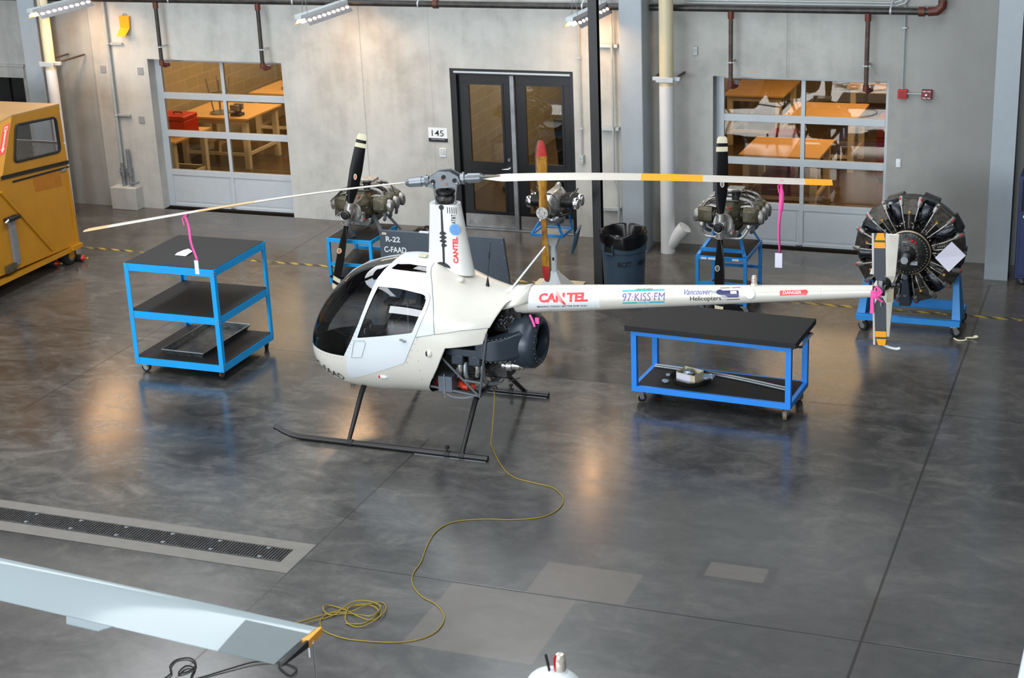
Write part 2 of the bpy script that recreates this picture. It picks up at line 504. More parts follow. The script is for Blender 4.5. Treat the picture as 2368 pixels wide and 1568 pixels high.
M['paper'] = mat('white paper', (0.87, 0.87, 0.93), 0.7, 0, 0.03)
M['red'] = mat('signal red', (0.80, 0.10, 0.12), 0.4)
M['redvinyl'] = mat('red vinyl', (0.93, 0.24, 0.25), 0.4, 0, 0.02)
M['darkred'] = mat('dark red steel', (0.45, 0.05, 0.07), 0.4)
M['navy'] = mat('navy vinyl', (0.16, 0.17, 0.38), 0.4, 0, 0.02)
M['midblue'] = mat('blue vinyl', (0.36, 0.40, 0.66), 0.4, 0, 0.05)
M['violet'] = mat('violet vinyl', (0.34, 0.30, 0.62), 0.4, 0, 0.02)
M['teal'] = mat('teal vinyl', (0.24, 0.72, 0.76), 0.4, 0, 0.02)
M['globe'] = mat('sky blue vinyl', (0.36, 0.62, 0.92), 0.4, 0, 0.1)
M['greyvinyl'] = mat('grey vinyl', (0.66, 0.69, 0.72), 0.4, 0, 0.02)
M['ink'] = mat('black ink', (0.06, 0.06, 0.10), 0.5)
M['machine'] = mat('ochre machine paint', (0.72, 0.50, 0.09), 0.42, 0, 0.08, 3)
M['machinetop'] = mat('pale tan roof colour', (0.70, 0.54, 0.34), 0.55, 0, 0.05, 3)  # cab roof, a paler tan than the ochre sides
M['machinepatch'] = mat('amber paint patch', (0.68, 0.42, 0.05), 0.5, 0, 0.1)
M['olive'] = grime('olive engine paint', (0.055, 0.055, 0.035), (0.14, 0.12, 0.075), 16, 0.4, 0.45)
M['alu'] = grime('dull cast aluminium', (0.20, 0.20, 0.19), (0.42, 0.41, 0.39), 18, 0.4, 0.7)
M['castlight'] = grime('pale cast metal', (0.34, 0.33, 0.31), (0.60, 0.59, 0.56), 16, 0.35, 0.7)
M['engdark'] = grime('oily dark engine', (0.012, 0.012, 0.014), (0.06, 0.058, 0.055), 18, 0.35, 0.5)
M['engbrown'] = grime('brown black cylinder', (0.03, 0.026, 0.022), (0.085, 0.075, 0.062), 16, 0.35, 0.5)
M['baffle'] = mat('blue black baffle', (0.07, 0.09, 0.13), 0.2, 0.5, 0.1, 6, 0.5)
M['prop'] = mat('black propeller paint', (0.045, 0.045, 0.055), 0.32)
M['tread'] = mat('tan caster tread', (.50, .45, .37), .6)
M['tip'] = mat('cream tip paint', (0.91, 0.88, 0.76), 0.45)
M['wood'] = wood_prop()
M['propred'] = grime('chipped red tip paint', (0.42, 0.03, 0.025), (0.55, 0.05, 0.04), 8, 0.4, 0.0)
M['bare'] = mat('bare grey metal edge', (0.50, 0.49, 0.44), 0.4, 0.5)
M['bin'] = mat('slate blue grey bin plastic', (0.22, 0.30, 0.37), 0.5)
M['bag'] = mat('black bin liner', (0.035, 0.035, 0.045), 0.22, 0, 0.2, 8)
M['board'] = mat('dark slate sheet metal', (0.27, 0.31, 0.35), 0.45)
M['bluecab'] = mat('navy blue cabinet paint', (0.09, 0.17, 0.36), 0.4)
M['tabletop'] = mat('orange oak tabletop', (0.90, 0.72, 0.48), 0.35, 0, 0.06, 5)
M['tableleg'] = mat('cream table leg', (0.86, 0.82, 0.74), 0.5)
M['shopfloor'] = mat('brown workshop floor', (0.30, 0.24, 0.17), 0.25, 0, 0.15, 1.5)
M['tube'] = emit('glowing tube', (1.0, 0.55, 0.22), 22)
M['slot'] = emit('lamp slot glow', (1.0, 0.70, 0.58), 3.6)
M['warmrefl'] = mat('warm lamp reflector', (0.95, 0.80, 0.50), 0.4)
M['lampgrey'] = mat('grey lamp housing', (0.56, 0.56, 0.57), 0.5)
M['card'] = mat('beige cardboard', (0.80, 0.77, 0.66), 0.7)
M['plastic'] = mat('crumpled clear bag', (0.62, 0.68, 0.74), 0.2, 0.3, 0.35, 30)
M['hose'] = mat('yellow air hose', (0.56, 0.48, 0.11), 0.5)
M['wing'] = mat('pale grey blue rotor blade paint', (0.53, 0.60, 0.625), 0.4, 0, 0.05, 1.2, 0.4)
M['winggrey'] = mat('grey tip patch', (0.40, 0.45, 0.46), 0.5, 0, 0.04)
M['steel'] = mat('worn steel', (0.55, 0.57, 0.59), 0.38, 0.45, 0.2)
M['tray'] = grime('dull galvanized tray', (0.07, 0.08, 0.085), (0.17, 0.19, 0.20), 12, 0.35, 0.7)
M['iron'] = grime('cast iron grate', (0.03, 0.03, 0.032), (0.08, 0.08, 0.082), 14, 0.5, 0.4)
M['beaconred'] = mat('red beacon lens', (0.65, 0.05, 0.10), 0.12, 0, 0.2, 20, 0.6)
M['beaconclear'] = mat('clear ribbed beacon lens', (0.80, 0.76, 0.72), 0.15, 0.2, 0.3, 25, 0.6)

# ================================================================== the setting
H = 8.5
structure(MB().b2(-16, 14, -34, 0.001, -0.2, 0).build('floor', M['floor'], smooth=0))
structure(MB().b2(-16, 14, -34, 0.3, H, H + 0.2).build('ceiling', M['ceil'], smooth=0))
wb = MB()
OP = [(-16, -10.0, 0, 2.03), (-7.64, -5.30, 0, 2.39), (-2.57, -0.69, 0, 2.39), (1.32, 3.68, 0, 2.39)]
xs = -16
for a, b, z0, z1 in OP:
    if a > xs: wb.b2(xs, a, 0, 0.3, 0, H)
    wb.b2(a, b, 0, 0.3, z1, H); xs = b
wb.b2(xs, 14, 0, 0.3, 0, H)
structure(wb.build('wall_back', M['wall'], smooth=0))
structure(MB().b2(-16.3, -16, -34, 0.3, 0, H).build('wall_left', M['wallside'], smooth=0))
structure(MB().b2(14, 14.3, -34, 0.3, 0, H).build('wall_right', M['wallside'], smooth=0))
structure(MB().b2(-16, 14, -34.3, -34, 0, H).build('wall_front', M['wallside'], smooth=0))
# low band over the dark opening at the far left
structure(MB().b2(-16, -9.95, -0.03, 0, 2.03, 2.24).b2(-16, -9.93, -0.05, 0, 2.215, 2.245).build('trim_1', M['wall'], smooth=0))
wn = sempty('window_1', (0, 0.16, 0))
MB().b2(-16, -10.0, -0.02, 0.02, 0, 2.03).build('pane', mat('dark window glass', (0.10, 0.10, 0.11), 0.08), wn)
m = MB()
for x in (-10.03, -10.40, -11.6, -12.8, -14): m.b2(x - 0.03, x + 0.03, -0.05, 0.04, 0, 2.03)
m.build('window_frame', M['blacksteel'], wn)
# workshop behind the glazed doors
structure(MB().b2(-12, 6, 0.3, 10, -0.2, 0.0).build('floor_workshop', M['shopfloor'], smooth=0))
structure(MB().b2(-12, 6, 0.3, 10, 3.6, 3.8).build('ceiling_workshop', M['ceil'], smooth=0))
structure(MB().b2(-12, 6, 10, 10.2, 0, 3.6).build('wall_workshop_back', M['block'], smooth=0))
structure(MB().b2(-9.3, -9.1, 0.3, 10, 0, 3.6).build('wall_workshop_left', M['block'], smooth=0))
structure(MB().b2(-3.35, -3.15, 0.3, 10, 0, 3.6).build('wall_workshop_middle', M['block'], smooth=0))
structure(MB().b2(-0.35, -0.15, 0.3, 10, 0, 3.6).build('wall_workshop_partition', M['block'], smooth=0))
structure(MB().b2(5.0, 5.2, 0.3, 10, 0, 3.6).build('wall_workshop_right', M['block'], smooth=0))

def sectional_door(name, x0, x1):
    d = sempty(name, (x0, 0.21, 0)); W = x1 - x0; zt = 2.45; mid = W * 0.5 + 0.02
    m = MB(); f = 0.055; st = 0.11
    m.b2(0, st, -f / 2, f / 2, 0, zt).b2(W - 0.06, W, -f / 2, f / 2, 0, zt)
    for za, zb in ((0, 0.055), (0.52, 0.61), (1.14, 1.24), (1.74, 1.84), (2.33, zt)): m.b2(st, W - 0.06, -f / 2, f / 2, za, zb)
    m.b2(mid - 0.028, mid + 0.028, -f / 2, f / 2, 0.055, 2.33)
    m.build('door_frame', M['doorwhite'], d, bev=0.004)
    m = MB()
    for a, b in ((st, mid - 0.028), (mid + 0.028, W - 0.06)):
        m.b2(a, b, -0.012, 0.012, 0.055, 0.52)
        m.b2(a + 0.04, b - 0.04, -0.018, 0.012, 0.09, 0.485)
    m.build('bottom_panel', M['doorwhite'], d, smooth=0)
    for za, zb in ((0.61, 1.14), (1.24, 1.74), (1.84, 2.33)):
        for a, b in ((st, mid - 0.028), (mid + 0.028, W - 0.06)):
            MB().b2(a, b, -0.004, 0.004, za, zb).build('pane', M['pane'], d, smooth=0)
    MB().ball((mid - 0.02, -0.03, 0.03), 0.05, 12, (1, 0.25, 0.35)).build('door_badge', M['steel'], d)
    MB().b2(0, W, -0.04, 0.04, -0.005, 0.012).build('bottom_seal', M['rubber'], d)
    return d
sectional_door('door_1', -7.64, -5.30)
sectional_door('door_2', 1.32, 3.68)
# double entry door
d = sempty('door_3', (-2.57, 0.12, 0)); W = 1.88
m = MB(); m.b2(0, 0.09, -0.10, 0.06, 0, 2.39).b2(W - 0.06, W, -0.10, 0.06, 0, 2.39).b2(0, W, -0.10, 0.06, 2.30, 2.39)
m.build('door_frame', M['doorblack'], d, bev=0.004)
MB().b2(0.06, W - 0.05, -0.115, -0.09, 2.325, 2.35).build('drip_strip', M['doorwhite'], d)
MB().b2(0.905, 0.965, -0.075, 0.03, 0, 2.30).build('centre_mullion', M['steel'], d)
for a, b in ((0.09, 0.905), (0.965, 1.82)):
    l = MB(); g0, g1 = a + 0.15, b - 0.14
    for za, zb in ((0.0, 0.20), (0.74 + 0.15, 1.0), (2.16, 2.30)): l.b2(a, b, -0.025, 0.025, za, zb)
    l.b2(a, b, -0.025, 0.025, 0.20, 0.26)
    l.b2(a, g0, -0.025, 0.025, 0.2, 2.16).b2(g1, b, -0.025, 0.025, 0.2, 2.16)
    l.b2(g0, g1, -0.025, 0.025, 0.78, 0.90)
    leaf = l.build('door_leaf', M['doorblack'], d, bev=0.003)
    fr = MB()
    for z0, z1 in ((0.26, 0.78), (1.0, 2.16)):
        fr.b2(g0 - 0.02, g0 + 0.012, -0.034, -0.02, z0 - 0.02, z1 + 0.02).b2(g1 - 0.012, g1 + 0.02, -0.034, -0.02, z0 - 0.02, z1 + 0.02)
        fr.b2(g0, g1, -0.034, -0.02, z0 - 0.02, z0 + 0.012).b2(g0, g1, -0.034, -0.02, z1 - 0.012, z1 + 0.02)
        MB().b2(g0, g1, -0.004, 0.004, z0, z1).build('pane', M['paneblack'], leaf, smooth=0)
    fr.build('glazing_bead', M['doorblack'], leaf)
    MB().b2(a + 0.02, b - 0.02, -0.031, -0.025, 0.02, 0.22).build('kick_plate', M['kick'], leaf)
    if a < 0.5:
        h = MB(); h.cyl((b - 0.06, -0.03, 0.93), (b - 0.06, -0.055, 0.93), 0.028); h.cyl((b - 0.06, -0.05, 0.93), (b - 0.06, -0.085, 0.93), 0.012)
        h.tube([(b - 0.06, -0.08, 0.93), (b - 0.10, -0.082, 0.928), (b - 0.17, -0.08, 0.92)], 0.010)
        h.cyl((b - 0.065, -0.03, 1.06), (b - 0.065, -0.05, 1.06), 0.022)
        h.build('door_handle', M['chrome'], leaf)
MB().b2(0.0, 1.88, -0.10, 0.10, 0, 0.012).build('threshold', M['steel'], d)

# ================================================================== fixed to the walls
def rail_pipe():
    t = thing('sprinkler_pipe', 'long black sprinkler pipe running along the top of the concrete wall', 'pipe', (0, -0.2, 3.33))
    MB().tube([(-16, 0, -0.0), (4.22, 0, 0)], 0.045, 14).build('pipe_run', M['blackpipe'], t)
    m = MB()
    m.cyl((4.05, 0, 0), (4.13, 0, 0), 0.062, n=16).tube([(4.17, 0, 0), (4.28, 0, 0.01), (4.34, 0, 0.07), (4.345, 0, 0.14)], 0.058, 12)
    m.cyl((0.0 - 2.67, 0, 0), (-2.60, 0, 0), 0.062, n=16)
    m.build('coupling', mat('rust red coupling', (0.34, 0.15, 0.11), 0.5), t)
    MB().tube([(4.345, 0, 0.12), (4.345, 0, 2.4), (4.345, 0.2, 2.4)], 0.048, 12).build('riser', M['rustpipe'], t)
    m = MB()
    for x in (-9.5, -7.0, -4.9, -0.45, 3.1 + 0.6, -2.9):
        m.lathe([(0.05, -0.012), (0.053, 0), (0.05, 0.012)], (x, 0, 0), (1, 0, 0), 14).bar((x, 0, 0.04), (x, 0.2, 0.18), 0.02, 0.01)
    m.build('hanger_clamp', M['conduit'], t)
rail_pipe()
for x, lab, mm, zb in ((-7.25, 'black sprinkler drop pipe over the roller door, nearer the thick conduit', 'blackpipe', 2.36),
                       (-5.5, 'black sprinkler drop pipe over the roller door, nearer the second trough lamp', 'blackpipe', 2.36),
                       (1.615, 'brown sprinkler drop pipe over the roller door, nearer the rain pipe', 'rustpipe', 2.31),
                       (3.415, 'brown sprinkler drop pipe over the roller door, nearer the alarm box', 'rustpipe', 2.31)):
    t = thing('sprinkler_drop', lab, 'pipe', (x, -0.2, 0), group='sprinkler drops over the roller doors')
    MB().tube([(0, 0, 3.31), (0, 0, zb)], 0.03, 12).build('drop_pipe', M[mm], t)
    m = MB().cyl((0, 0, 3.30), (0, 0, 3.20), 0.042).cyl((0, 0, zb + 0.06), (0, 0, zb - 0.02), 0.04)
    m.tube([(0, 0, zb), (0.02, 0.05, zb - 0.03), (0.05, 0.12, zb - 0.02)], 0.035)
    m.build('elbow', mat('rust red elbow', (0.36, 0.17, 0.13), 0.5), t)
    MB().lathe([(0.012, 0), (0.03, 0.012), (0.012, 0.03), (0.034, 0.045), (0.034, 0.05)], (0.07, 0.06, zb + 0.0), (0, 0, 1), 10).build('sprinkler_head', M['steel'], t)
    MB().lathe([(0.034, -0.01), (0.037, 0), (0.034, 0.01)], (0, 0, 2.62), (0, 0, 1), 12).bar((0, 0, 2.62), (0, 0.2, 2.62), 0.02, 0.02).bar((-0.05, 0, 2.62), (0.05, 0, 2.62), 0.02, 0.015).build('clamp', M['conduit'], t)

for k, (lx, ly, lab) in enumerate(((-8.38, -0.98, 'grey slotted trough lamp hanging near the yellow machine'),
                                   (-3.96, -1.07, 'grey slotted trough lamp hanging unobstructed between the roller door and door 145'),
                                   (-0.15, -0.86, 'grey slotted trough lamp partly hidden by the black post'))):
    t = thing('pendant_lamp', lab, 'lamp', (lx, ly, 3.25), group='trough lamps hanging near the wall')
    L = 0.66
    m = MB()
    for s in (-1, 1):
        m.hexa([(s * 0.045, -L, 0.105), (s * 0.125, -L, 0.0), (s * 0.121, -L, 0.0), (s * 0.041, -L, 0.105),
                (s * 0.045, L, 0.105), (s * 0.125, L, 0.0), (s * 0.121, L, 0.0), (s * 0.041, L, 0.105)])
    m.build('reflector_shade', M['lampgrey'], t, smooth=0)
    m = MB()
    for s in (-1, 1):
        m.hexa([(s * 0.0405, -L + 0.01, 0.105), (s * 0.1205, -L + 0.01, 0.002), (s * 0.1195, -L + 0.01, 0.002), (s * 0.0395, -L + 0.01, 0.105),
                (s * 0.0405, L - 0.01, 0.105), (s * 0.1205, L - 0.01, 0.002), (s * 0.1195, L - 0.01, 0.002), (s * 0.0395, L - 0.01, 0.105)])
    m.build('inner_reflector', M['warmrefl'], t, smooth=0)
    MB().b2(-0.05, 0.05, -L - 0.10, L, 0.10, 0.155).build('ballast_channel', M['doorwhite'], t, bev=0.003)
    for s in (-1, 1):
        m = MB()
        for j in range(9):
            y = -L + 0.09 + j * 0.143
            c = Vector((s * 0.079, y, 0.063)); u = Vector((s * 0.08, 0, -0.105)).normalized(); n_ = Vector((s * 0.105, 0, 0.08)).normalized()
            m.face([c + n_ * 0.003 + u * 0.022 * math.sin(a) + Vector((0, 1, 0)) * 0.052 * math.cos(a) for a in [2 * PI * q / 14 for q in range(14)]])
        m.build('light_slots', M['slot'], t, smooth=0)
    for s in (-0.035, 0.035): MB().cyl((s, -L - 0.05, 0.055), (s, L - 0.03, 0.055), 0.017, n=10).build('lamp_tube', M['tube'], t)
    m = MB()
    for y in (-0.55, 0.45):
        for s in (-0.04, 0.04): m.cyl((s, y, 0.15), (0, y, 0.6), 0.004, n=5)
        m.cyl((0, y, 0.6), (0, y, 5.25), 0.004, n=5)
    m.build('hanging_wire', M['steel'], t)

# columns and rain pipes
def column(x0, x1, yf, lab):
    t = thing('steel_column', lab, 'column', ((x0 + x1) / 2, yf, 0))
    w2 = (x1 - x0) / 2
    MB().b2(-w2, w2, 0, 0.025, 0, H).build('front_flange', M['steelgrey'], t)
    MB().b2(-0.012, 0.012, 0.025, 0.32, 0, H).build('web', M['steelgreydark'], t)
    MB().b2(-w2, w2, 0.32, 0.345, 0, H).build('back_flange', M['steelgrey'], t)
column(5.08, 5.37, -0.70, 'pale grey steel column beside the blue cabinet')
column(-9.50, -9.20, -0.55, 'pale grey steel column behind the yellow machine')
t = thing('steel_column', 'broad pale blue grey column between the black post and the white rain pipe', 'column', (0.34, -0.58, 0))
MB().b2(-0.16, 0.16, 0, 0.40, 0, H).build('column_shaft', M['steelgrey'], t, bev=0.012)
MB().b2(-0.19, 0.19, -0.03, 0.43, 0, 0.02).build('base_plate', M['steelgreydark'], t)
t = thing('steel_post', 'slender black steel post standing beside the slate blue bin', 'post', (0.37, -2.25, 0))
m = MB().b2(-0.055, 0.055, 0, 0.01, 0, H).b2(-0.055, 0.055, 0.10, 0.11, 0, H).b2(-0.005, 0.005, 0.01, 0.10, 0, H)
m.build('post_shaft', M['blacksteel'], t)
MB().b2(-0.09, 0.09, -0.04, 0.15, 0, 0.015).build('base_plate', M['blacksteel'], t)

def rain_pipe(x, y, lab, branch):
    t = thing('rain_pipe', lab, 'pipe', (x, y, 0))
    r = 0.097 if branch else 0.08
    MB().cyl((0, 0, 2.33), (0, 0, H), r, n=28).build('upper_pipe', M['pvcold'], t)
    MB().cyl((0, 0, 0.0), (0, 0, 2.33), r + 0.004, n=28).build('lower_pipe', M['pvc'], t)
    if branch:
        MB().cyl((0.02, 0, 0.10), (0.21, -0.02, 0.33), r - 0.004, n=28).cyl((0.185, -0.018, 0.30), (0.25, -0.022, 0.38), r + 0.002, n=28).build('side_branch', M['pvc'], t)
    m = MB().b2(-0.19, 0.19, -0.03, 0.03, 2.40, 2.45).b2(-0.12, 0.12, -0.11, -0.1, 2.39, 2.46)
    m.build('clamp', M['doorwhite'], t, bev=0.006)
    m = MB()
    for s in (-0.16, 0.14): m.bar((s, 0.03, 2.44), (s, 0.40 if branch else 0.70, 2.44), 0.025, 0.025)
    m.build('wall_bracket', M['rustpipe'], t)
rain_pipe(0.80, -0.46, 'tall white rain pipe with an angled side branch near the floor', True)
rain_pipe(-8.885, -0.75, 'tall white rain pipe behind the yellow machine', False)

def conduit(x, z0, z1, r, lab, y=-0.05, clips=(), x2=None):
    t = thing('conduit', lab, 'conduit', (x, y, 0))
    MB().tube([(0, 0, z1), ((x2 or x) - x, 0, z0)], r, 8).build('conduit_tube', M['conduit'], t)
    if clips:
        m = MB()
        for z in clips: m.box((0, 0.0, z), (r * 5, 0.02 + r, 0.015))
        m.build('strap', M['conduit'], t)
    return t
conduit(-0.575, 1.22, H, 0.012, 'thin grey conduit running down to the outlet box beside door 145', clips=(2.6, 1.6))
tag(MB().box((-0.575, -0.035, 1.155), (0.055, 0.07, 0.12)).b2(-0.59, -0.56, -0.075, -0.07, 1.165, 1.19).b2(-0.59, -0.56, -0.075, -0.07, 1.12, 1.145).build('outlet_box', M['conduit'], bev=0.005),
    'small grey outlet box at the foot of the thin conduit beside door 145', 'outlet')
c_ = conduit(-0.075, 0.9, H, 0.017, 'grey conduit on struts between the black post and the grey column', y=-0.12)
MB().tube([(0, 0, 0.9), (0.02, 0, 0.82), (0.055, 0, 0.74), (0.06, 0, 0.45), (0.06, 0, 0.02)], 0.017, 8).build('lower_bend', M['conduit'], c_)
m = MB()
for z in (2.78, 1.62, 0.46): m.b2(-0.22, 0.07, 0.02, 0.1, z - 0.02, z + 0.02)
m.build('strut_channel', M['conduit'], c_)
tag(MB().box((-0.40, -0.03, 1.47), (0.05, 0.06, 0.11)).build('switch_box', mat('pale grey blue box', (0.66, 0.76, 0.80), 0.5), bev=0.004),
    'small pale blue switch box on the wall behind the black post', 'switch')
# fire riser conduit with alarm boxes
conduit(3.86, 2.30, H, 0.012, 'thin grey conduit running down to the red alarm box', clips=(3.1,))
t = thing('alarm_box', 'red grilled alarm horn box at the foot of the thin conduit', 'alarm', (3.865, -0.02, 2.235))
MB().b2(-0.06, 0.06, -0.05, 0.02, -0.06, 0.06).build('housing', M['red'], t, bev=0.006)
m = MB()
for k in range(5):
    m.b2(-0.045, 0.045, -0.054, -0.05, -0.046 + k * 0.021, -0.040 + k * 0.021).b2(-0.046 + k * 0.021, -0.040 + k * 0.021, -0.054, -0.05, -0.045, 0.045)
m.build('grille', M['darkred'], t)
tag(MB().cyl((3.92, -0.045, 2.245), (4.11, -0.045, 2.245), 0.011, n=8).build('conduit', M['conduit']), 'short level conduit joining the red alarm box and the red strobe', 'conduit')
t = thing('fire_strobe', 'dark red fire strobe with clear lens and white FIRE lettering', 'alarm', (4.175, -0.02, 2.24))
MB().b2(-0.065, 0.065, -0.05, 0.02, -0.062, 0.062).build('housing', M['darkred'], t, bev=0.006)
MB().ball((0, -0.055, -0.005), 0.032, 12, (1, 0.6, 0.7)).build('strobe_lens', M['chrome'], t)
text_xz('lettering', 'FIRE / FEU', M['decalwhite'], t, -0.052, -0.0515, 0.036, (0.104, 0.017), bold=0.02)
text_xz('lettering', 'FIRE / FEU', M['decalwhite'], t, -0.052, -0.0515, -0.053, (0.104, 0.017), bold=0.02)
# overhead electrical conduits at the top right
for z, x1, lab in ((3.42, 3.72, 'upper of two level conduits above the sprinkler pipe'),
                   (3.385, 3.76, 'lower of two level conduits above the sprinkler pipe')):
    tag(MB().tube([(0.95, -0.09, z), (x1, -0.09, z), (x1 + 0.10, -0.09, z + 0.03), (x1 + 0.15, -0.09, z + 0.10), (x1 + 0.15, -0.09, H)], 0.011, 8).build('conduit', M['conduit']), lab, 'conduit', 'level conduits at the top right')
# left conduit into the concrete plinth
t = thing('conduit', 'thick grey conduit rising from the low concrete plinth', 'conduit', (-8.28, -0.07, 0))
MB().tube([(0, 0, H), (0, 0, 0.72)], 0.024, 10).build('conduit_tube', M['conduit'], t)
m = MB()
for x, z1 in ((0, 0.74), (0.13, 0.70)):
    m.cyl((x, 0, 0.34), (x, 0, 0.55), 0.028, n=12).cyl((x, 0, 0.53), (x, 0, 0.66), 0.042, n=12).cyl((x, -0.03, 0.60), (x, -0.07, 0.60), 0.018, n=10)
    m.cyl((x, 0, 0.66), (x, 0, z1), 0.028, n=12)
m.cyl((0.13, 0, 0.66), (0.13, 0, 0.93), 0.026, n=12).cyl((0.13, 0, 0.93), (0.13, 0, 0.96), 0.032, n=12)
m.tube([(0.13, -0.02, 0.42), (0.22, -0.04, 0.42), (0.30, -0.03, 0.44)], 0.016)
m.build('valve_fitting', M['steel'], t)
m = MB()
for z in (2.62, 1.50): m.b2(-0.05, 0.24, 0.02, 0.055, z - 0.015, z + 0.015).lathe([(0.027, -0.01), (0.032, 0), (0.027, 0.01)], (0, 0, z), (0, 0, 1), 12)
m.build('strut_channel', M['conduit'], t)
tag(MB().b2(-8.47, -8.00, -0.20, 0, 0, 0.36).build('concrete_plinth', M['wall'], bev=0.01, smooth=0), 'low rough concrete plinth against the wall under the thick conduit', 'plinth')
t = thing('metal_shield', 'yellow folded sheet metal shield high on the wall beside the thick conduit', 'shield', (-7.94, -0.02, 2.9))
m = MB()
m.hexa([(-0.085, -0.03, -0.02), (0.08, -0.03, -0.03), (0.08, 0, -0.03), (-0.085, 0, -0.02), (-0.09, -0.04, 0.15), (0.09, -0.04, 0.15), (0.09, 0, 0.15), (-0.09, 0, 0.15)])
m.hexa([(-0.10, -0.14, -0.14), (0.05, -0.14, -0.15), (0.05, -0.12, -0.15), (-0.10, -0.12, -0.14), (-0.085, -0.03, -0.02), (0.08, -0.03, -0.03), (0.08, 0, -0.03), (-0.085, 0, -0.02)])
m.build('shield_plate', M['yellow'], t, bev=0.004)
MB().tube([(-0.03, -0.01, 0.15), (-0.02, -0.01, 0.18), (0.02, -0.01, 0.18), (0.03, -0.01, 0.15)], 0.008).build('hook', M['steel'], t)
for x, z, lab in ((-8.46, 2.21, 'small grey square plate on the wall between rain pipe and thick conduit'),
                  (-7.78, 2.20, 'small grey square plate on the wall level with the door head'),
                  (-7.86, 1.43, 'small grey square plate on the wall level with the red toolboxes')):
    tag(MB().b2(x - 0.05, x + 0.05, -0.012, 0, z - 0.055, z + 0.055).build('wall_plate', mat('grey plate', (0.56, 0.58, 0.60), 0.5), bev=0.003), lab, 'wall plate', 'grey plates cast in the wall')
tag(MB().b2(3.81, 3.87, -0.014, 0, 1.25, 1.36).b2(3.825, 3.855, -0.02, -0.014, 1.28, 1.33).build('light_switch', M['decalwhite'], bev=0.003), 'white double switch plate on the wall above the radial engine', 'switch')
tag(MB().b2(1.05, 1.11, -0.03, 0, 2.67, 2.79).cyl((1.08, -0.03, 2.74), (1.08, -0.045, 2.74), 0.015).build('outlet_box', M['conduit'], bev=0.003), 'small grey outlet box high on the wall beside the rain pipe', 'outlet')
# sign 145 and keypad
t = thing('room_sign', 'white and black room sign reading 145 beside the black double door', 'sign', (-2.95, -0.008, 1.30))
MB().b2(0, 0.30, -0.004, 0.008, 0.055, 0.205).build('upper_plate', M['decalwhite'], t, smooth=0)
MB().b2(0, 0.30, -0.004, 0.008, 0, 0.055).build('lower_plate', M['ink'], t, smooth=0)
text_xz('lettering', '145', M['ink'], t, 0.055, -0.0055, 0.085, (0.19, 0.09), bold=0.004)
text_xz('lettering', 'Propulsion Turbine Shop', M['decalwhite'], t, 0.045, -0.0055, 0.028, (0.21, 0.018))
t = thing('keypad', 'small white keypad on the wall under the 145 sign', 'keypad', (-2.785, -0.02, 1.08))
MB().b2(0, 0.10, 0, 0.02, 0, 0.125).build('housing', M['decalwhite'], t, bev=0.005)
m = MB(); m.b2(0.012, 0.088, -0.002, 0, 0.03, 0.115); m.build('key_field', mat('grey keypad field', (0.5, 0.5, 0.55), 0.5), t)
m = MB()
for i in range(3):
    for j in range(4): m.b2(0.018 + i * 0.023, 0.034 + i * 0.023, -0.006, -0.002, 0.036 + j * 0.019, 0.049 + j * 0.019)
m.build('keys', M['decalwhite'], t)

# ------------------------------------------------------------------ floor fittings
tag(MB().b2(-12, 14, -2.245, -2.18, 0.0, 0.003).build('hazard_tape', M['tape'], smooth=0), 'worn yellow and black hazard tape line stuck on the floor near the wall', 'tape')
ORD = ('first', 'second', 'third', 'fourth', 'fifth', 'sixth', 'seventh', 'eighth')
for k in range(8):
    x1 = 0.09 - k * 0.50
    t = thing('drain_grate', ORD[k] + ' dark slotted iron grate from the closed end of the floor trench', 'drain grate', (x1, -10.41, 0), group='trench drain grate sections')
    m = MB(); m.b2(-0.495, 0, 0, 0.012, -0.0, 0.006).b2(-0.495, 0, 0.228, 0.24, -0.0, 0.006)
    for j in range(17): m.hexa([(q[0] - 0.016 - j * 0.0293, q[1], q[2]) for q in ((0, 0.01, 0.001), (0.011, 0.01, 0.001), (0.011, 0.23, 0.001), (0, 0.23, 0.001), (0, 0.01, 0.007), (0.011, 0.01, 0.007), (0.011, 0.23, 0.007), (0, 0.23, 0.007))])
    m.build('bars', M['iron'], t, smooth=0)
    MB().b2(-0.495, 0, 0.0, 0.24, 0.0005, 0.002).build('trench_shadow', mat('trench shade black', (0.03, 0.03, 0.03), 0.9), t, smooth=0) if k == 0 else MB().b2(-0.495, 0, 0.0, 0.24, 0.0005, 0.002).build('trench_shade', bpy.data.materials['trench shade black'], t, smooth=0)  # thin black sheet stands in for the shade inside the trench
    m = MB()
    for y in (0.035, 0.205):
        m.b2(-0.24, -0.20, y - 0.006, y + 0.006, 0.007, 0.012).b2(-0.235, -0.205, y - 0.02, y - 0.012, 0.007, 0.012)
    m.build('clip', M['steel'], t)
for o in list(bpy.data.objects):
    if o.name.startswith('trench_shadow'): o.name = 'trench_shade'

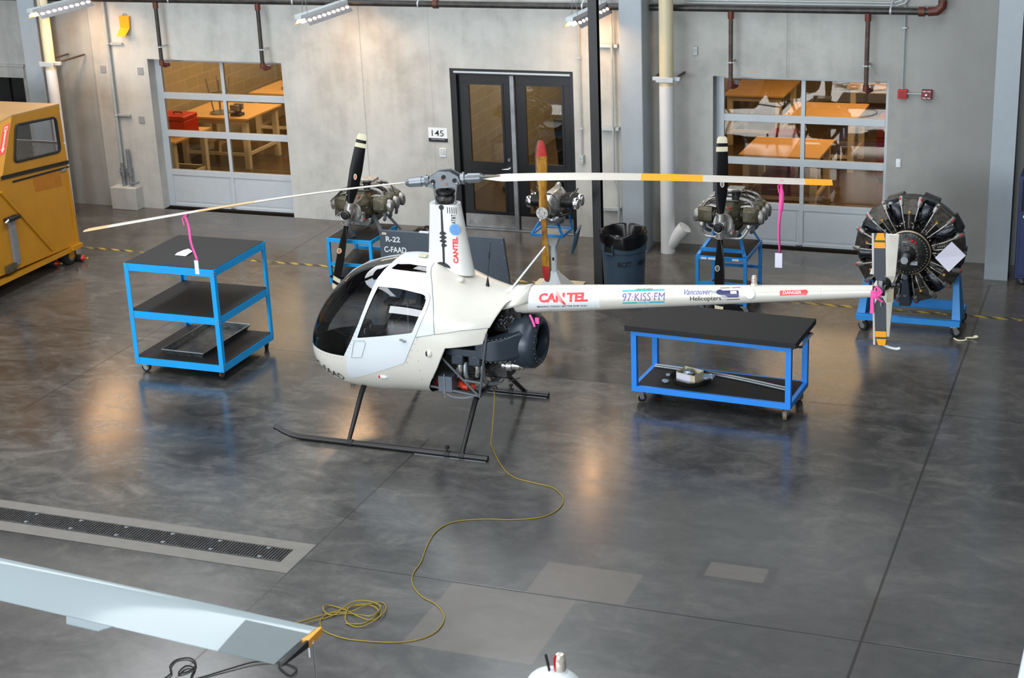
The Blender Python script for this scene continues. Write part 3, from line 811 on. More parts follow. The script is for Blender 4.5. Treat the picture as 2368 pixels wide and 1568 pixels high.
# ------------------------------------------------------------------ workshop seen through the glass
def work_table(x0, x1, y0, y1, z, lab, group='oak topped workshop tables behind the glass'):
    t = thing('work_table', lab, 'table', ((x0 + x1) / 2, (y0 + y1) / 2, 0), group=group)
    a, b = (x1 - x0) / 2, (y1 - y0) / 2
    MB().b2(-a, a, -b, b, z - 0.035, z).build('tabletop', M['tabletop'], t, bev=0.004)
    MB().b2(-a + 0.06, a - 0.06, -b + 0.06, -b + 0.10, z - 0.12, z - 0.035).b2(-a + 0.06, a - 0.06, b - 0.10, b - 0.06, z - 0.12, z - 0.035).build('apron', M['tableleg'], t)
    for sx in (-1, 1):
        for sy in (-1, 1): MB().box((sx * (a - 0.1), sy * (b - 0.1), (z - 0.035) / 2), (0.09, 0.09, z - 0.035)).build('leg', M['tableleg'], t)
    m = MB().b2(-a + 0.1, a - 0.1, -b + 0.08, -b + 0.12, 0.22, 0.27).b2(-a + 0.1, a - 0.1, b - 0.12, b - 0.08, 0.22, 0.27)
    m.b2(-a + 0.08, -a + 0.12, -b + 0.1, b - 0.1, 0.22, 0.27).b2(a - 0.12, a - 0.08, -b + 0.1, b - 0.1, 0.22, 0.27)
    m.build('stretcher', M['tableleg'], t)
work_table(-8.95, -7.52, 2.61, 3.85, 0.9, 'oak topped table with a vise behind the roller door near the yellow machine')
work_table(-9.05, -7.80, 0.75, 1.89, 0.9, 'oak topped table under the red toolboxes behind the glass')
work_table(-8.66, -6.9, 4.7, 5.9, 0.9, 'oak topped table furthest back behind the roller door near the yellow machine')
work_table(1.26, 2.46, 1.72, 2.93, 0.9, 'front oak topped table behind the roller door near the radial engine')
work_table(1.32, 2.52, 4.45, 5.62, 0.9, 'second oak topped table behind the roller door near the radial engine')
work_table(-0.05, 1.00, 6.0, 7.4, 0.9, 'oak topped table against the partition wall behind the roller door near the radial engine')
work_table(1.9, 3.2, 7.0, 8.4, 0.9, 'oak topped table furthest back behind the roller door near the radial engine')
for x, y, dz, lab in ((-8.62, 1.45, 0.0, 'red steel toolbox nearer the block wall on the small table'), (-8.10, 1.40, 0.0, 'red steel toolbox on the small table, nearer the vise')):
    t = thing('toolbox', lab, 'toolbox', (x, y, 0.9), group='red toolboxes on the near table')
    MB().b2(-0.24, 0.24, -0.22, 0.22, 0, 0.24).build('chest', M['red'], t, bev=0.01)
    MB().b2(-0.24, 0.24, -0.22, 0.22, 0.245, 0.32).build('lid', M['red'], t, bev=0.02)
    MB().tube([(-0.08, 0, 0.32), (-0.07, 0, 0.35), (0.07, 0, 0.35), (0.08, 0, 0.32)], 0.010).build('handle', M['black'], t)
def stool(x, y, lab):
    t = thing('stool', lab, 'stool', (x, y, 0.9), group='metal stools upturned on tables')
    MB().cyl((0, 0, 0), (0, 0, 0.03), 0.18, n=24).build('seat', M['steel'], t)
    MB().lathe([(0.17, 0.33), (0.18, 0.335), (0.18, 0.345), (0.17, 0.35)], n=24, caps=False).build('foot_ring', M['steel'], t)
    for k in range(4):
        a = k * PI / 2 + 0.6
        MB().tube([(0.11 * math.cos(a), 0.11 * math.sin(a), 0.03), (0.20 * math.cos(a), 0.20 * math.sin(a), 0.62)], 0.012).build('leg', M['steel'], t)
stool(-8.23, 2.95, 'upturned metal stool standing on the table with the vise')
stool(-8.05, 5.2, 'upturned metal stool on the table furthest back')
t = thing('bench_vise', 'dark blue bench vise on the near corner of the table', 'vise', (-7.82, 2.82, 0.9))
MB().b2(-0.10, 0.10, -0.08, 0.08, 0, 0.05).b2(-0.05, 0.05, -0.07, 0.07, 0.05, 0.14).build('body', mat('dark blue cast iron', (0.12, 0.16, 0.28), 0.4), t, bev=0.01)
MB().b2(-0.08, 0.08, -0.10, -0.04, 0.10, 0.2).b2(-0.08, 0.08, 0.04, 0.10, 0.10, 0.2).build('jaw', M['steel'], t, bev=0.005)
MB().cyl((0, -0.2, 0.1), (0, -0.07, 0.1), 0.012).cyl((-0.07, -0.2, 0.1), (0.07, -0.2, 0.1), 0.008).build('screw_handle', M['steel'], t)
for x, y, w_, h_, lab in ((1.42, 4.0, 0.42, 0.75, 'dark red tool chest standing between two oak topped tables behind the glass'), (3.15, 4.3, 0.5, 1.0, 'tallest dark red tool chest, behind the roller door near the radial engine'),
                          (-6.55, 5.6, 0.5, 0.9, 'dark red tool chest behind the roller door near the yellow machine'), (1.7, 2.35, 0.36, 0.5, 'dark red tool chest under the front table behind the roller door near the radial engine')):
    t = thing('tool_chest', lab, 'tool chest', (x, y, 0))
    MB().b2(-w_ / 2, w_ / 2, -0.22, 0.22, 0.06, h_).build('cabinet', M['darkred'], t, bev=0.01)
    for k in range(3):
        z0 = 0.1 + k * (h_ - 0.12) / 3
        dr = MB().b2(-w_ / 2 + 0.02, w_ / 2 - 0.02, -0.235, -0.22, z0, z0 + (h_ - 0.16) / 3 - 0.02).build('drawer', M['darkred'], t)
        MB().b2(-0.08, 0.08, -0.25, -0.235, z0 + 0.06, z0 + 0.075).build('drawer_handle', M['steel'], dr)
    for sx in (-1, 1):
        for sy in (-1, 1): MB().cyl((sx * (w_ / 2 - 0.05) - 0.012, sy * 0.17, 0.03), (sx * (w_ / 2 - 0.05) + 0.012, sy * 0.17, 0.03), 0.03).build('caster', M['rubber'], t)
t = thing('stepped_stand', 'dark stepped stand seen through the glass of door 145', 'stand', (-2.55, 2.4, 0))
MB().lathe([(0.22, 0), (0.22, 0.05), (0.16, 0.07), (0.10, 0.5), (0.07, 0.55)]).build('base', mat('dark green grey iron', (0.20, 0.23, 0.22), 0.5), t)
MB().cyl((0, 0, 0.5), (0, 0, 1.6), 0.035).build('column', M['blacksteel'], t)
t = thing('waste_bin', 'dark wheeled bin with taped notes seen through the glass of door 145', 'bin', (-1.55, 2.6, 0))
MB().loftsec([[(-0.22, -0.22, 0.05), (0.22, -0.22, 0.05), (0.22, 0.22, 0.05), (-0.22, 0.22, 0.05)], [(-0.3, -0.28, 1.15), (0.3, -0.28, 1.15), (0.3, 0.3, 1.15), (-0.3, 0.3, 1.15)]]).build('bin_body', mat('charcoal plastic', (0.17, 0.18, 0.18), 0.5), t)
MB().hexa([(-0.31, -0.30, 1.15), (0.31, -0.30, 1.15), (0.31, 0.32, 1.15), (-0.31, 0.32, 1.15), (-0.26, -0.2, 1.24), (0.26, -0.2, 1.24), (0.26, 0.3, 1.28), (-0.26, 0.3, 1.28)]).build('lid', bpy.data.materials['charcoal plastic'], t, bev=0.02)
MB().b2(-0.12, 0.0, -0.292, -0.285, 0.98, 1.12).b2(0.01, 0.13, -0.292, -0.285, 1.0, 1.13).build('taped_note', M['paper'], t)
for sx in (-1, 1): MB().cyl((sx * 0.18 - 0.02, 0.1, 0.05), (sx * 0.18 + 0.02, 0.1, 0.05), 0.05).build('wheel', M['rubber'], t)

# ================================================================== helicopter
DZ = 0.049
heli = thing('helicopter', 'white and cream two-seat helicopter with bubble windshield standing on black skids', 'helicopter', (0.06, -6.975, 0))
XN = -1.30; NE = 2.5
ST = [(-1.30, .74, .74, .0), (-1.27, .91, .62, .16), (-1.20, 1.07, .505, .27), (-1.08, 1.26, .415, .375), (-.9, 1.465, .345, .465),
      (-.68, 1.625, .315, .52), (-.4, 1.72, .31, .555), (-.1, 1.765, .33, .57), (.2, 1.74, .345, .57), (.45, 1.62, .42, .56),
      (.7, 1.525, .6, .49), (.9, 1.475, .85, .40), (1.06, 1.445, 1.1, .32), (1.2, 1.43, 1.2, .26)]
def pchip(xs, ys, x):
    n = len(xs); h = [xs[i + 1] - xs[i] for i in range(n - 1)]; dd = [(ys[i + 1] - ys[i]) / h[i] for i in range(n - 1)]
    q = [0] * n; q[0] = dd[0]; q[-1] = dd[-1]
    for i in range(1, n - 1):
        if dd[i - 1] * dd[i] > 0:
            w1 = 2 * h[i] + h[i - 1]; w2 = h[i] + 2 * h[i - 1]; q[i] = (w1 + w2) / (w1 / dd[i - 1] + w2 / dd[i])
    x = min(max(x, xs[0]), xs[-1]); i = 0
    while i < n - 2 and x > xs[i + 1]: i += 1
    u = (x - xs[i]) / h[i]
    return (1 + 2 * u) * (1 - u) ** 2 * ys[i] + u * (1 - u) ** 2 * h[i] * q[i] + u * u * (3 - 2 * u) * ys[i + 1] + u * u * (u - 1) * h[i] * q[i + 1]
SS = [(a[0] - XN) ** .5 for a in ST]
COLS = [[a[k] for a in ST] for k in (1, 2, 3)]
def sec(s): return tuple(pchip(SS, c, s) for c in COLS)
def surf(s, th, side=-1, off=0.0):
    t, b, w_ = sec(s); zc = b + (t - b) * .45; c, sn = math.cos(th), math.sin(th)
    h = (t - zc) if sn > 0 else (zc - b)
    return Vector((XN + s * s, side * (w_ * abs(c) ** (2 / NE) + off * abs(c)), zc + h * math.copysign(abs(sn) ** (2 / NE), sn) + off * sn + DZ))
def theta(x, z):
    t, b, w_ = sec(max(x - XN, 0) ** .5); zc = b + (t - b) * .45
    h = (t - zc) if z > zc else (zc - b)
    r = min(1, abs((z - zc) / max(h, 1e-6)))
    return math.copysign(math.asin(r ** (NE / 2)), z - zc)
def sth(x, z): return (max(x - XN, 1e-6) ** .5, theta(x, z))
def ypos(x, z, side=-1, off=0.0): return surf(max(x - XN, 1e-6) ** .5, theta(x, z), side, off)
def dens(P, closed=True, step=0.05):
    out = []; n = len(P)
    for i in range(n if closed else n - 1):
        a, b = P[i], P[(i + 1) % n]; k = max(1, int(math.hypot(b[0] - a[0], b[1] - a[1]) / step))
        for j in range(k): out.append((a[0] + (b[0] - a[0]) * j / k, a[1] + (b[1] - a[1]) * j / k))
    if not closed: out.append(P[-1])
    return out
def inpoly(p, P):
    r = False; n = len(P)
    for i in range(n):
        (x1, y1), (x2, y2) = P[i], P[(i + 1) % n]
        if (y1 > p[1]) != (y2 > p[1]) and p[0] < (x2 - x1) * (p[1] - y1) / (y2 - y1) + x1: r = not r
    return r
def roundpoly(P, R, n=6):
    out = []; N_ = len(P)
    for i in range(N_):
        a, b_, c_ = Vector(P[i - 1]), Vector(P[i]), Vector(P[(i + 1) % N_]); r = R[i]
        if r <= 0: out.append((b_.x, b_.y)); continue
        e1 = b_ + (a - b_).normalized() * min(r, (a - b_).length * .48); e2 = b_ + (c_ - b_).normalized() * min(r, (c_ - b_).length * .48)
        for k in range(n + 1):
            u = k / n; q = e1 * (1 - u) ** 2 + b_ * 2 * u * (1 - u) + e2 * u * u; out.append((q.x, q.y))
    return out
DOOR = roundpoly([(-.705, .70), (-.645, .84), (-.50, 1.13), (-.40, 1.36), (-.325, 1.575), (-.08, 1.592), (.285, 1.525), (.262, 1.38), (.129, 1.079), (-.011, .786), (-.592, .543), (-.735, .50)],
                 [.03, .03, .03, .03, .035, .1, .11, .05, .05, .03, .03, .11])
DWIN = roundpoly([(-.537, 1.004), (-.42, 1.28), (-.309, 1.54), (-.08, 1.545), (.245, 1.50), (.228, 1.40), (.168, 1.28), (.099, 1.124), (-.217, 1.062)],
                 [.015, .05, .015, .08, .075, .04, .04, .02, .08])
SKY = [(-.225, 1.695), (-.178, 1.73), (-.04, 1.735), (.142, 1.72), (.174, 1.675), (-.03, 1.69)]
PIL = [(-.728, .775), (-.625, .95), (-.522, 1.148), (-.45, 1.32), (-.395, 1.47), (-.345, 1.61), (-.30, 1.68), (-.262, 1.72), (-.24, 1.76)]
WAT = [(-1.297, .775), (-1.28, .775), (-1.25, .775), (-1.18, .775), (-1.05, .770), (-.9, .770), (-.728, .775)]
SEAM = [(.17, 1.76), (.194, 1.712), (.24, 1.64), (.27, 1.585), (.31, 1.45), (.326, 1.354), (.341, 1.125)]
BELT = [(.129, 1.079), (.341, 1.125), (.587, 1.168), (.86, 1.19)]
REAR = [(1.10, 1.6), (1.06, 1.44), (.991, 1.40), (.93, 1.30), (.874, 1.195), (.86, 1.19), (.802, 1.024), (.443, .989), (.339, .76), (.26, .62), (.189, .497), (.16, .40), (.15, .2)]
def closed_region(a): return a
WS = WAT + PIL[1:] + [(-.24, 2.2), (-1.5, 2.2), (-1.5, .775)]
UP_ = PIL[::-1] + [(-.728, .71)] + [(-.011, .3)][:0] + DOOR[::-1][:0]
KEEP = [(-1.6, -1), (.15, -1)] + REAR[::-1][1:] + [(1.10, 3), (-1.6, 3)]
def region(x, z):
    if not inpoly((x, z), KEEP): return None
    if inpoly((x, z), DWIN): return 'win'
    if inpoly((x, z), DOOR): return 'door'
    if inpoly((x, z), SKY): return 'sky'
    if inpoly((x, z), WS): return 'ws'
    # aft of the seam
    sx = None
    S_ = SEAM
    if z >= 1.125:
        for (x1, z1), (x2, z2) in zip(S_[:-1], S_[1:]):
            if z2 <= z <= z1: sx = x1 + (x2 - x1) * (z1 - z) / (z1 - z2)
        if z > 1.76: sx = .17
    belt = lambda x: 1.079 + (x - .129) * (.217 if x < .341 else .175) if x > .129 else 0
    if x > .129 and z < (1.079 + (x - .129) * .217 if x < .341 else (1.125 + (x - .341) * .175 if x < .587 else 1.168 + (x - .587) * .08)): return 'low'
    if sx is not None and x > sx: return 'cowl'
    if x < .13 and z < 1.0 and (x > -.2 or z < .70): return 'low'
    if x < -.70 : return 'low' if z < .775 else 'up'
    if z < .70 and x < -.2: return 'low'
    return 'up'
pts = []; edges = []
def addline(P, closed):
    Q = [sth(*q) for q in dens(P, closed)]; b = len(pts); pts.extend(Q)
    for i in range(len(Q) - 1): edges.append((b + i, b + i + 1))
    if closed: edges.append((b + len(Q) - 1, b))
for P, c in ((DOOR, 1), (DWIN, 1), (SKY, 1), (PIL, 0), (WAT, 0), (SEAM, 0), (BELT, 0), (REAR[1:-1], 0), ([(-.728, .775), (-.728, .71)], 0)): addline(P, c)
smax = (1.12 - XN) ** .5
for i in range(62):
    s = 0.02 + (smax - 0.02) * i / 61
    for j in range(49): pts.append((s, -PI / 2 + PI * j / 48 + (0 if j in (0, 48) else 1e-4)))
b = len(pts)
V, E_, F_, *_r = delaunay_2d_cdt([Vector(p) for p in pts], edges, [], 0, 1e-5)
parts = {}
for f in F_:
    cs = sum(V[i].x for i in f) / 3; ct = sum(V[i].y for i in f) / 3
    q = surf(cs, ct); r = region(q.x, q.z - DZ)
    if r: parts.setdefault(r, []).append(tuple(f))
def snorm(s, th, side):
    e = 1e-3
    a = surf(s + e, th, side) - surf(max(s - e, 1e-4), th, side); b_ = surf(s, min(th + e, PI / 2), side) - surf(s, max(th - e, -PI / 2), side)
    n_ = a.cross(b_)
    if n_.length < 1e-12: return Vector((0, 0, 1 if th > 0 else -1))
    n_.normalize(); ref = Vector((0, side * math.cos(th), math.sin(th)))
    return n_ if n_.dot(ref) > 0 or n_.x < -.9 else -n_
def shell(name, keys, m, parent=None, sides=(-1, 1), off=0.0, solid=0.006):
    verts = []; faces = []; mats = []; norms = []
    for sd in sides:
        vm = {}; ec = {}; fs = []
        for k in keys:
            for f in parts.get(k, []):
                fs.append(f)
                for q in range(3): ec[(f[q], f[(q + 1) % 3])] = ec.get((f[q], f[(q + 1) % 3]), 0) + 1
        for f in fs:
            for i in f:
                if i in vm: continue
                s_, t_ = max(V[i].x, 1e-3), min(max(V[i].y, -PI / 2 + 1e-5), PI / 2 - 1e-5)
                p = surf(s_, t_, sd); n_ = snorm(s_, max(min(t_, PI / 2 - .02), -PI / 2 + .02), sd); vm[i] = (p + n_ * off, n_)
        def add(lst, mi, flip, nn=None):
            idx = []
            for p, n_ in lst: verts.append(p); norms.append(n_ if nn is None else nn); idx.append(len(verts) - 1)
            faces.append(idx[::-1] if flip else idx); mats.append(mi)
        om = {}; im = {}
        for i, (p, n_) in vm.items(): verts.append(p); norms.append(n_); om[i] = len(verts) - 1
        if solid:
            for i, (p, n_) in vm.items(): verts.append(p - n_ * solid); norms.append(-n_); im[i] = len(verts) - 1
        for f in fs:
            a = [om[i] for i in f]; faces.append(a if sd < 0 else a[::-1]); mats.append(0)
            if solid: a = [im[i] for i in f]; faces.append(a[::-1] if sd < 0 else a); mats.append(1)
        if solid:
            for (a, b_) in ec:
                if (b_, a) in ec: continue
                if abs(abs(V[a].y) - PI / 2) < 1e-4 and abs(abs(V[b_].y) - PI / 2) < 1e-4: continue
                pa, na = vm[a]; pb, nb = vm[b_]; e_ = (pb - pa).cross(na)
                if e_.length < 1e-9: continue
                e_ = e_.normalized() * (1 if sd < 0 else -1)
                add([(pa, na), (pb, nb), (pb - nb * solid, nb), (pa - na * solid, na)], 0, sd > 0, e_)
    me = bpy.data.meshes.new(name); me.from_pydata(verts, [], faces)
    for m_ in ((m, M['seat']) if solid else (m,)): me.materials.append(m_)
    for p, mi in zip(me.polygons, mats): p.material_index = mi; p.use_smooth = True
    me.update(); me.normals_split_custom_set_from_vertices([tuple(n_) for n_ in norms])
    o = bpy.data.objects.new(name, me); col.objects.link(o); o.parent = parent if parent is not None else heli
    return o
shell('cabin_shell', ('up',), M['white'])
shell('lower_shell', ('low',), M['cream'], solid=0.012)
shell('engine_cowling', ('cowl',), M['cream'], solid=0.010)
for sd in (-1, 1):
    shell('windshield_pane', ('ws',), M['bubble'], sides=(sd,), off=-0.004, solid=0)
    shell('roof_window', ('sky',), M['tinted'], sides=(sd,), off=-0.004, solid=0)
    dr = shell('door', ('door',), M['white'], sides=(sd,), off=0.006, solid=0.02)
    shell('door_window', ('win',), M['bubble'], parent=dr, sides=(sd,), off=-0.002, solid=0)
    # seam line round the door, latch and hatch
    m = MB()
    for P in (DOOR,):
        Q = [ypos(x, z, sd, 0.0) for x, z in dens(P, True, 0.04)]; m.tube(Q, 0.0035, 5, True)
    m.build('door_gap', mat('door shadow gap', (0.55, 0.58, 0.60), 0.6) if sd < 0 else bpy.data.materials['door shadow gap'], dr)
    Q = [ypos(x, z, sd, 0.014) for x, z in dens([(-.626, .777), (-.585, .93), (-.565, .972), (-.45, .985), (-.437, .96), (-.50, .80)], True, .04)]
    MB().tube(Q, 0.0022, 5, True).build('door_pocket', bpy.data.materials['door shadow gap'], dr)
    m = MB(); p0 = ypos(.02, 1.03, sd, .02); m.cyl(p0, p0 + Vector((0, sd * .015, 0)), .011).bar(p0 + Vector((-.05, sd * .012, .02)), p0 + Vector((.0, sd * .012, .0)), .008, .016)
    m.build('door_latch', M['steel'], dr)
# window post strips, centre bow and riveted edges
m = MB(); m.tube([surf(max(x - XN, 1e-4) ** .5, PI / 2, -1, 0.0) for x in [-1.2, -1.1, -.98, -.8, -.6, -.4, -.25]][:0] + [surf(s_, PI / 2) for s_ in [(v + 1.30) ** .5 for v in (-1.25, -1.15, -1.0, -.8, -.6, -.4, -.25)]], 0.009, 6)
m.build('windshield_strip', M['greyvinyl'], heli)
m = MB()
for x, z in dens([(-.70, .79), (-.60, .97), (-.50, 1.165), (-.42, 1.36)], False, .05) + dens([(-1.1, .745), (-.76, .745)], False, .045) + dens([(.15, 1.075), (.02, .80)], False, .07) + dens([(.15, 1.05), (.15, .50)], False, .1):
    for sd in (-1, 1):
        p0 = ypos(x, z, sd, .008); m.ball(p0, .0035, 6)
m.build('rivets', M['steelgreydark'], heli)
# seams
m = MB()
for sd in (-1, 1):
    for P in (SEAM, BELT):
        m.tube([ypos(x, z, sd, .003) for x, z in dens(P, False, .04)], 0.003, 5)
m.build('panel_seams', bpy.data.materials['door shadow gap'], heli)
# rear edge lip
m = MB()
for sd in (-1, 1): m.tube([ypos(x, z, sd, -.01) for x, z in dens(REAR[1:-3], False, .04)], 0.008, 6)
m.build('cowling_lip', M['cream'], heli)
# cheek scoops and light
for (x, z, r, lab) in ((.275, .915, .04, 'vent_scoop'),):
    for sd in (-1, 1):
        p0 = ypos(x, z, sd, 0)
        m = MB().ball(p0, r, 14, (.8, .55, 1.0)); m.build(lab, M['cream'], heli)
        MB().ball(p0 + Vector((-.022, sd * .006, 0)), r * .85, 12, (.5, .45, .9)).build('scoop_opening', M['ink'], heli)
for sd in (-1, 1):
    p0 = ypos(-.29, .585, sd, .0)
    MB().ball(p0, .04, 12, (1.3, .5, .55)).build('navigation_light', M['white'], heli)
    MB().ball(p0 + Vector((-.04, sd * .004, 0)), .022, 10, (.8, .6, .7)).build('light_lens', M['red'], heli)
# registration on the nose
for sd in (-1, 1):
    bmx = text_bm('C-FAAD', (.37, .085), bold=.0)
    bmesh.ops.subdivide_edges(bmx, edges=bmx.edges, cuts=1)
    def fmap(c, sd=sd):
        u = c.x - .37
        if sd > 0: u = -c.x
        x = -.80 + u; z = .455 + c.y * .95 - (x + .80) * .28
        q = ypos(x, z, sd, .011); return q
    bm_obj(bmx, 'lettering', M['ink'], heli, fmap)
# ---- cabin interior
MB().prism([(-1.0, -.16), (-.85, -.24), (-.5, -.33), (.15, -.36), (.15, .36), (-.5, .33), (-.85, .24), (-1.0, .16)], .55, .57, 'z').build('cabin_floor', M['seat'], heli)
m = MB(); hullsec = lambda x, g: [surf((x - XN) ** .5, a, -1, -g) for a in [-PI / 2 + PI * k / 16 for k in range(17)]] + [surf((x - XN) ** .5, a, 1, -g) for a in [PI / 2 - PI * k / 16 for k in range(1, 16)]]
m.loftsec([hullsec(.11, .05), hullsec(.16, .05)]); m.build('rear_bulkhead', M['seat'], heli)
for sy in (-.22, .22):
    s_ = MB().prism([(-.42, .58), (-.44, .80), (-.38, .84), (.12, .78), (.12, .58)], sy - .19, sy + .19).build('seat', M['seat'], heli, bev=.02)
    MB().prism([(.02, .80), (.10, .78), (.24, 1.42), (.14, 1.44)], sy - .19, sy + .19).build('backrest', M['cabin'], heli, bev=.02)
    MB().tube([(-.62, sy, .52), (-.60, sy, .62)], .008).b2(-.64, -.60, sy - .1, sy - .04, .58, .66).b2(-.64, -.60, sy + .04, sy + .1, .58, .66).build('pedals', M['black'], heli)
    MB().tube([(-.05, sy - .09, 1.42), (-.06, sy - .09, 1.1), (-.2, sy, .84)], .012).build('seat_belt', mat('grey belt webbing', (.42, .43, .45), .8) if sy < 0 else bpy.data.materials['grey belt webbing'], heli)
con = MB().prism([(-.95, .50), (-.90, .80), (-.78, 1.02), (-.70, 1.02), (-.62, .78), (-.50, .50)], -.13, .13).build('instrument_console', M['black'], heli, bev=.015)
m = MB()
for yy in (-.07, .07):
    for zz in (.84, .94): m.cyl((-.68, yy, zz), (-.664, yy, zz + .003), .045, n=16)
m.build('gauges', M['steel'], con)
MB().tube([(-.35, 0, .5), (-.38, 0, .95), (-.40, 0, 1.05)], .014).tube([(-.40, -.3, 1.02), (-.40, .3, 1.02)], .010).tube([(-.40, -.3, 1.02), (-.40, -.3, .93)], .014).build('control_stick', M['black'], heli)
MB().tube([(-.92, .05, 1.35), (-.90, .12, 1.42), (-.86, .12, 1.5), (-.84, .05, 1.53)], .004).build('compass_wire', M['steel'], heli)
MB().b2(-.30, -.16, -.1, .0, .84, .93).build('headset', M['red'], heli, bev=.02)

# ---- mast fairing, seen as a tapering fin
m = MB()
def foil(x0, x1, hw, z, n=10, blunt=.12):
    P = []; L = x1 - x0
    for k in range(n + 1):
        a = -PI / 2 - PI * k / n
        P.append((x0 + L * blunt + L * blunt * math.cos(a), hw * math.sin(a), z))
    for k in range(n + 1):
        a = PI / 2 - PI * k / n
        P.append((x1 - L * .25 + L * .25 * math.cos(a), hw * (.98 if abs(math.sin(a)) > .98 else abs(math.sin(a)) ** 1.2) * (1 if math.sin(a) > 0 else -1), z))
    return [Vector(q) for q in P]
def slant(P, dz): return P
A_ = foil(.085, .575, .115, 0); B_ = foil(.135, .455, .095, 0)
for q in A_: q.z = 1.715 - (q.x - .085) * .20 + DZ - .02
for q in B_: q.z = 2.345 + DZ
m.loftsec([A_, B_]); mf = m.build('mast_fairing', mat('off white fairing paint', (.88, .88, .87), .3, 0, .02, 2, .3), heli, smooth=30)
def fy(x, z):   # outer face of the fairing on the viewer side
    t_ = (z - 1.68) / .66; return -(.115 + (.095 - .115) * t_) - .0035
def fair(c, x0=0, z0=0): return Vector((x0 + c.x, fy(x0 + c.x, z0 + c.y), z0 + c.y + DZ))
# black stem with dot, zigzag and dome
Z = []
L_ = [(.293, 2.315), (.287, 2.062)]
zig = [(.283, 2.065), (.315, 2.045), (.27, 2.028), (.318, 2.008), (.272, 1.99), (.318, 1.965), (.274, 1.948), (.322, 1.925), (.285, 1.905)]
poly = [(.279, 2.31), (.276, 2.07), (.252, 2.045), (.283, 2.028), (.250, 2.005), (.283, 1.99), (.250, 1.967), (.285, 1.95), (.270, 1.925), (.280, 1.90), (.278, 1.73),
        (.300, 1.73), (.302, 1.905), (.335, 1.925), (.302, 1.945), (.333, 1.968), (.302, 1.985), (.335, 2.008), (.302, 2.03), (.335, 2.05), (.300, 2.07), (.297, 2.31)]
def bold_poly(bm, P):
    bm.faces.new([bm.verts.new((q[0], q[1], 0)) for q in P])
bmx = bmesh.new(); bold_poly(bmx, poly)
bold_poly(bmx, [(.288 + .027 * math.cos(a), 2.318 + .027 * math.sin(a)) for a in [2 * PI * k / 20 for k in range(20)]])
bold_poly(bmx, [(.285 + .075 * math.cos(a), 1.70 - (.075 * math.cos(a)) * .2 + .045 * math.sin(a)) for a in [PI * k / 14 for k in range(15)]])
bmesh.ops.triangulate(bmx, faces=bmx.faces)
bm_obj(bmx, 'emblem', M['ink'], mf, lambda c: fair(c))
bmx = bmesh.new()
for k in range(5):
    x = .352 + k * .024; bold_poly(bmx, [(x, 2.26), (x + .006, 2.26), (x + .004, 2.325), (x - .002, 2.325)])
bm_obj(bmx, 'stripes', M['ink'], mf, lambda c: fair(c))
bmx = bmesh.new()
for k in range(9):
    z = -.05 + k * .0125; hw = math.sqrt(max(.0, .058 ** 2 - z * z))
    if hw < .006: continue
    th_ = .0105
    bold_poly(bmx, [(.425 - hw, 2.09 + z), (.425 + hw, 2.09 + z), (.425 + hw, 2.09 + z + th_), (.425 - hw, 2.09 + z + th_)])
bm_obj(bmx, 'globe_emblem', M['globe'], mf, lambda c: fair(c))
def vert_text(s, fit, x, z, m_, bold=.01):
    bmx = text_bm(s, fit, bold=bold)
    for v in bmx.verts: v.co = Vector((-v.co.y, v.co.x, 0))
    return bm_obj(bmx, 'lettering', m_, mf, lambda c: fair(c, x, z))
vert_text('AT&T', (.098, .045), .437, 2.154, M['ink'])
vert_text('CANTEL', (.275, .055), .450, 1.745, M['redvinyl'], .035)
# things on the roof
MB().ball((.50, -.19, 1.60 + DZ), .035, 12, (1.2, 1, .8)).build('roof_light', M['cream'], heli)
MB().b2(-.02, .07, -.06, .0, 1.765 + DZ, 1.785 + DZ).build('roof_bracket', M['card'], heli, bev=.004)
MB().cyl((.735, -.06, 1.50 + DZ), (.742, -.06, 1.60 + DZ), .022, .006).cyl((.742, -.06, 1.6 + DZ), (.79, -.06, 1.98 + DZ), .003).cyl((.765, -.06, 1.80 + DZ), (.775, -.06, 1.87 + DZ), .007).build('whip_antenna', M['black'], heli)
MB().cyl((.955, -.04, 1.44 + DZ), (1.00, -.03, 1.52 + DZ), .045, .014).cyl((.99, -.03, 1.50 + DZ), (1.35, .0, 1.95 + DZ), .011, .009).build('rod_antenna', M['white'], heli)

# ---- tail boom
def bz(x): return 1.375 + .1015 * (x - 1.03) + DZ
def br_(x): return .149 - .0256 * (x - 1.03)
m = MB(); rings = []
m.tube([(x, 0, bz(x)) for x in (1.03, 1.05, 1.6, 2.4, 3.2, 4.0, 4.6)], [br_(1.03) - .012, br_(1.05), br_(1.6), br_(2.4), br_(3.2), br_(4.0), br_(4.6)], 40)
boom = m.build('tail_boom', M['cream'], heli)
for x in (1.42, 1.9, 2.42, 3.08, 3.45, 4.12): MB().lathe([(br_(x) + .0002, -.004), (br_(x) + .0022, 0), (br_(x), .004)], (x, 0, bz(x)), (1, 0, .1015), 40, False).build('boom_band', M['cream'], boom)
m = MB()
Q0 = [Vector((.96, .27 * math.cos(a) * .9, 1.33 + DZ + .155 * math.sin(a) + .0)) for a in [PI * k / 16 for k in range(17)]]
Q1 = [Vector((1.20, .158 * math.cos(a), bz(1.2) + .157 * math.sin(a))) for a in [PI * k / 16 for k in range(17)]]
R0 = [m.bm.verts.new(p) for p in Q0]; R1 = [m.bm.verts.new(p) for p in Q1]
for k in range(16): m.bm.faces.new((R0[k], R0[k + 1], R1[k + 1], R1[k]))
m.build('boom_root_fairing', M['cream'], heli, solid=.006)
PHI0 = math.radians(19)
def boomp(x, v, off=.003):
    """v: distance up from the line that faces the viewer"""
    r = br_(x); ph = PHI0 + v / r
    return Vector((x, -math.cos(ph) * (r + off), bz(x) + math.sin(ph) * (r + off)))
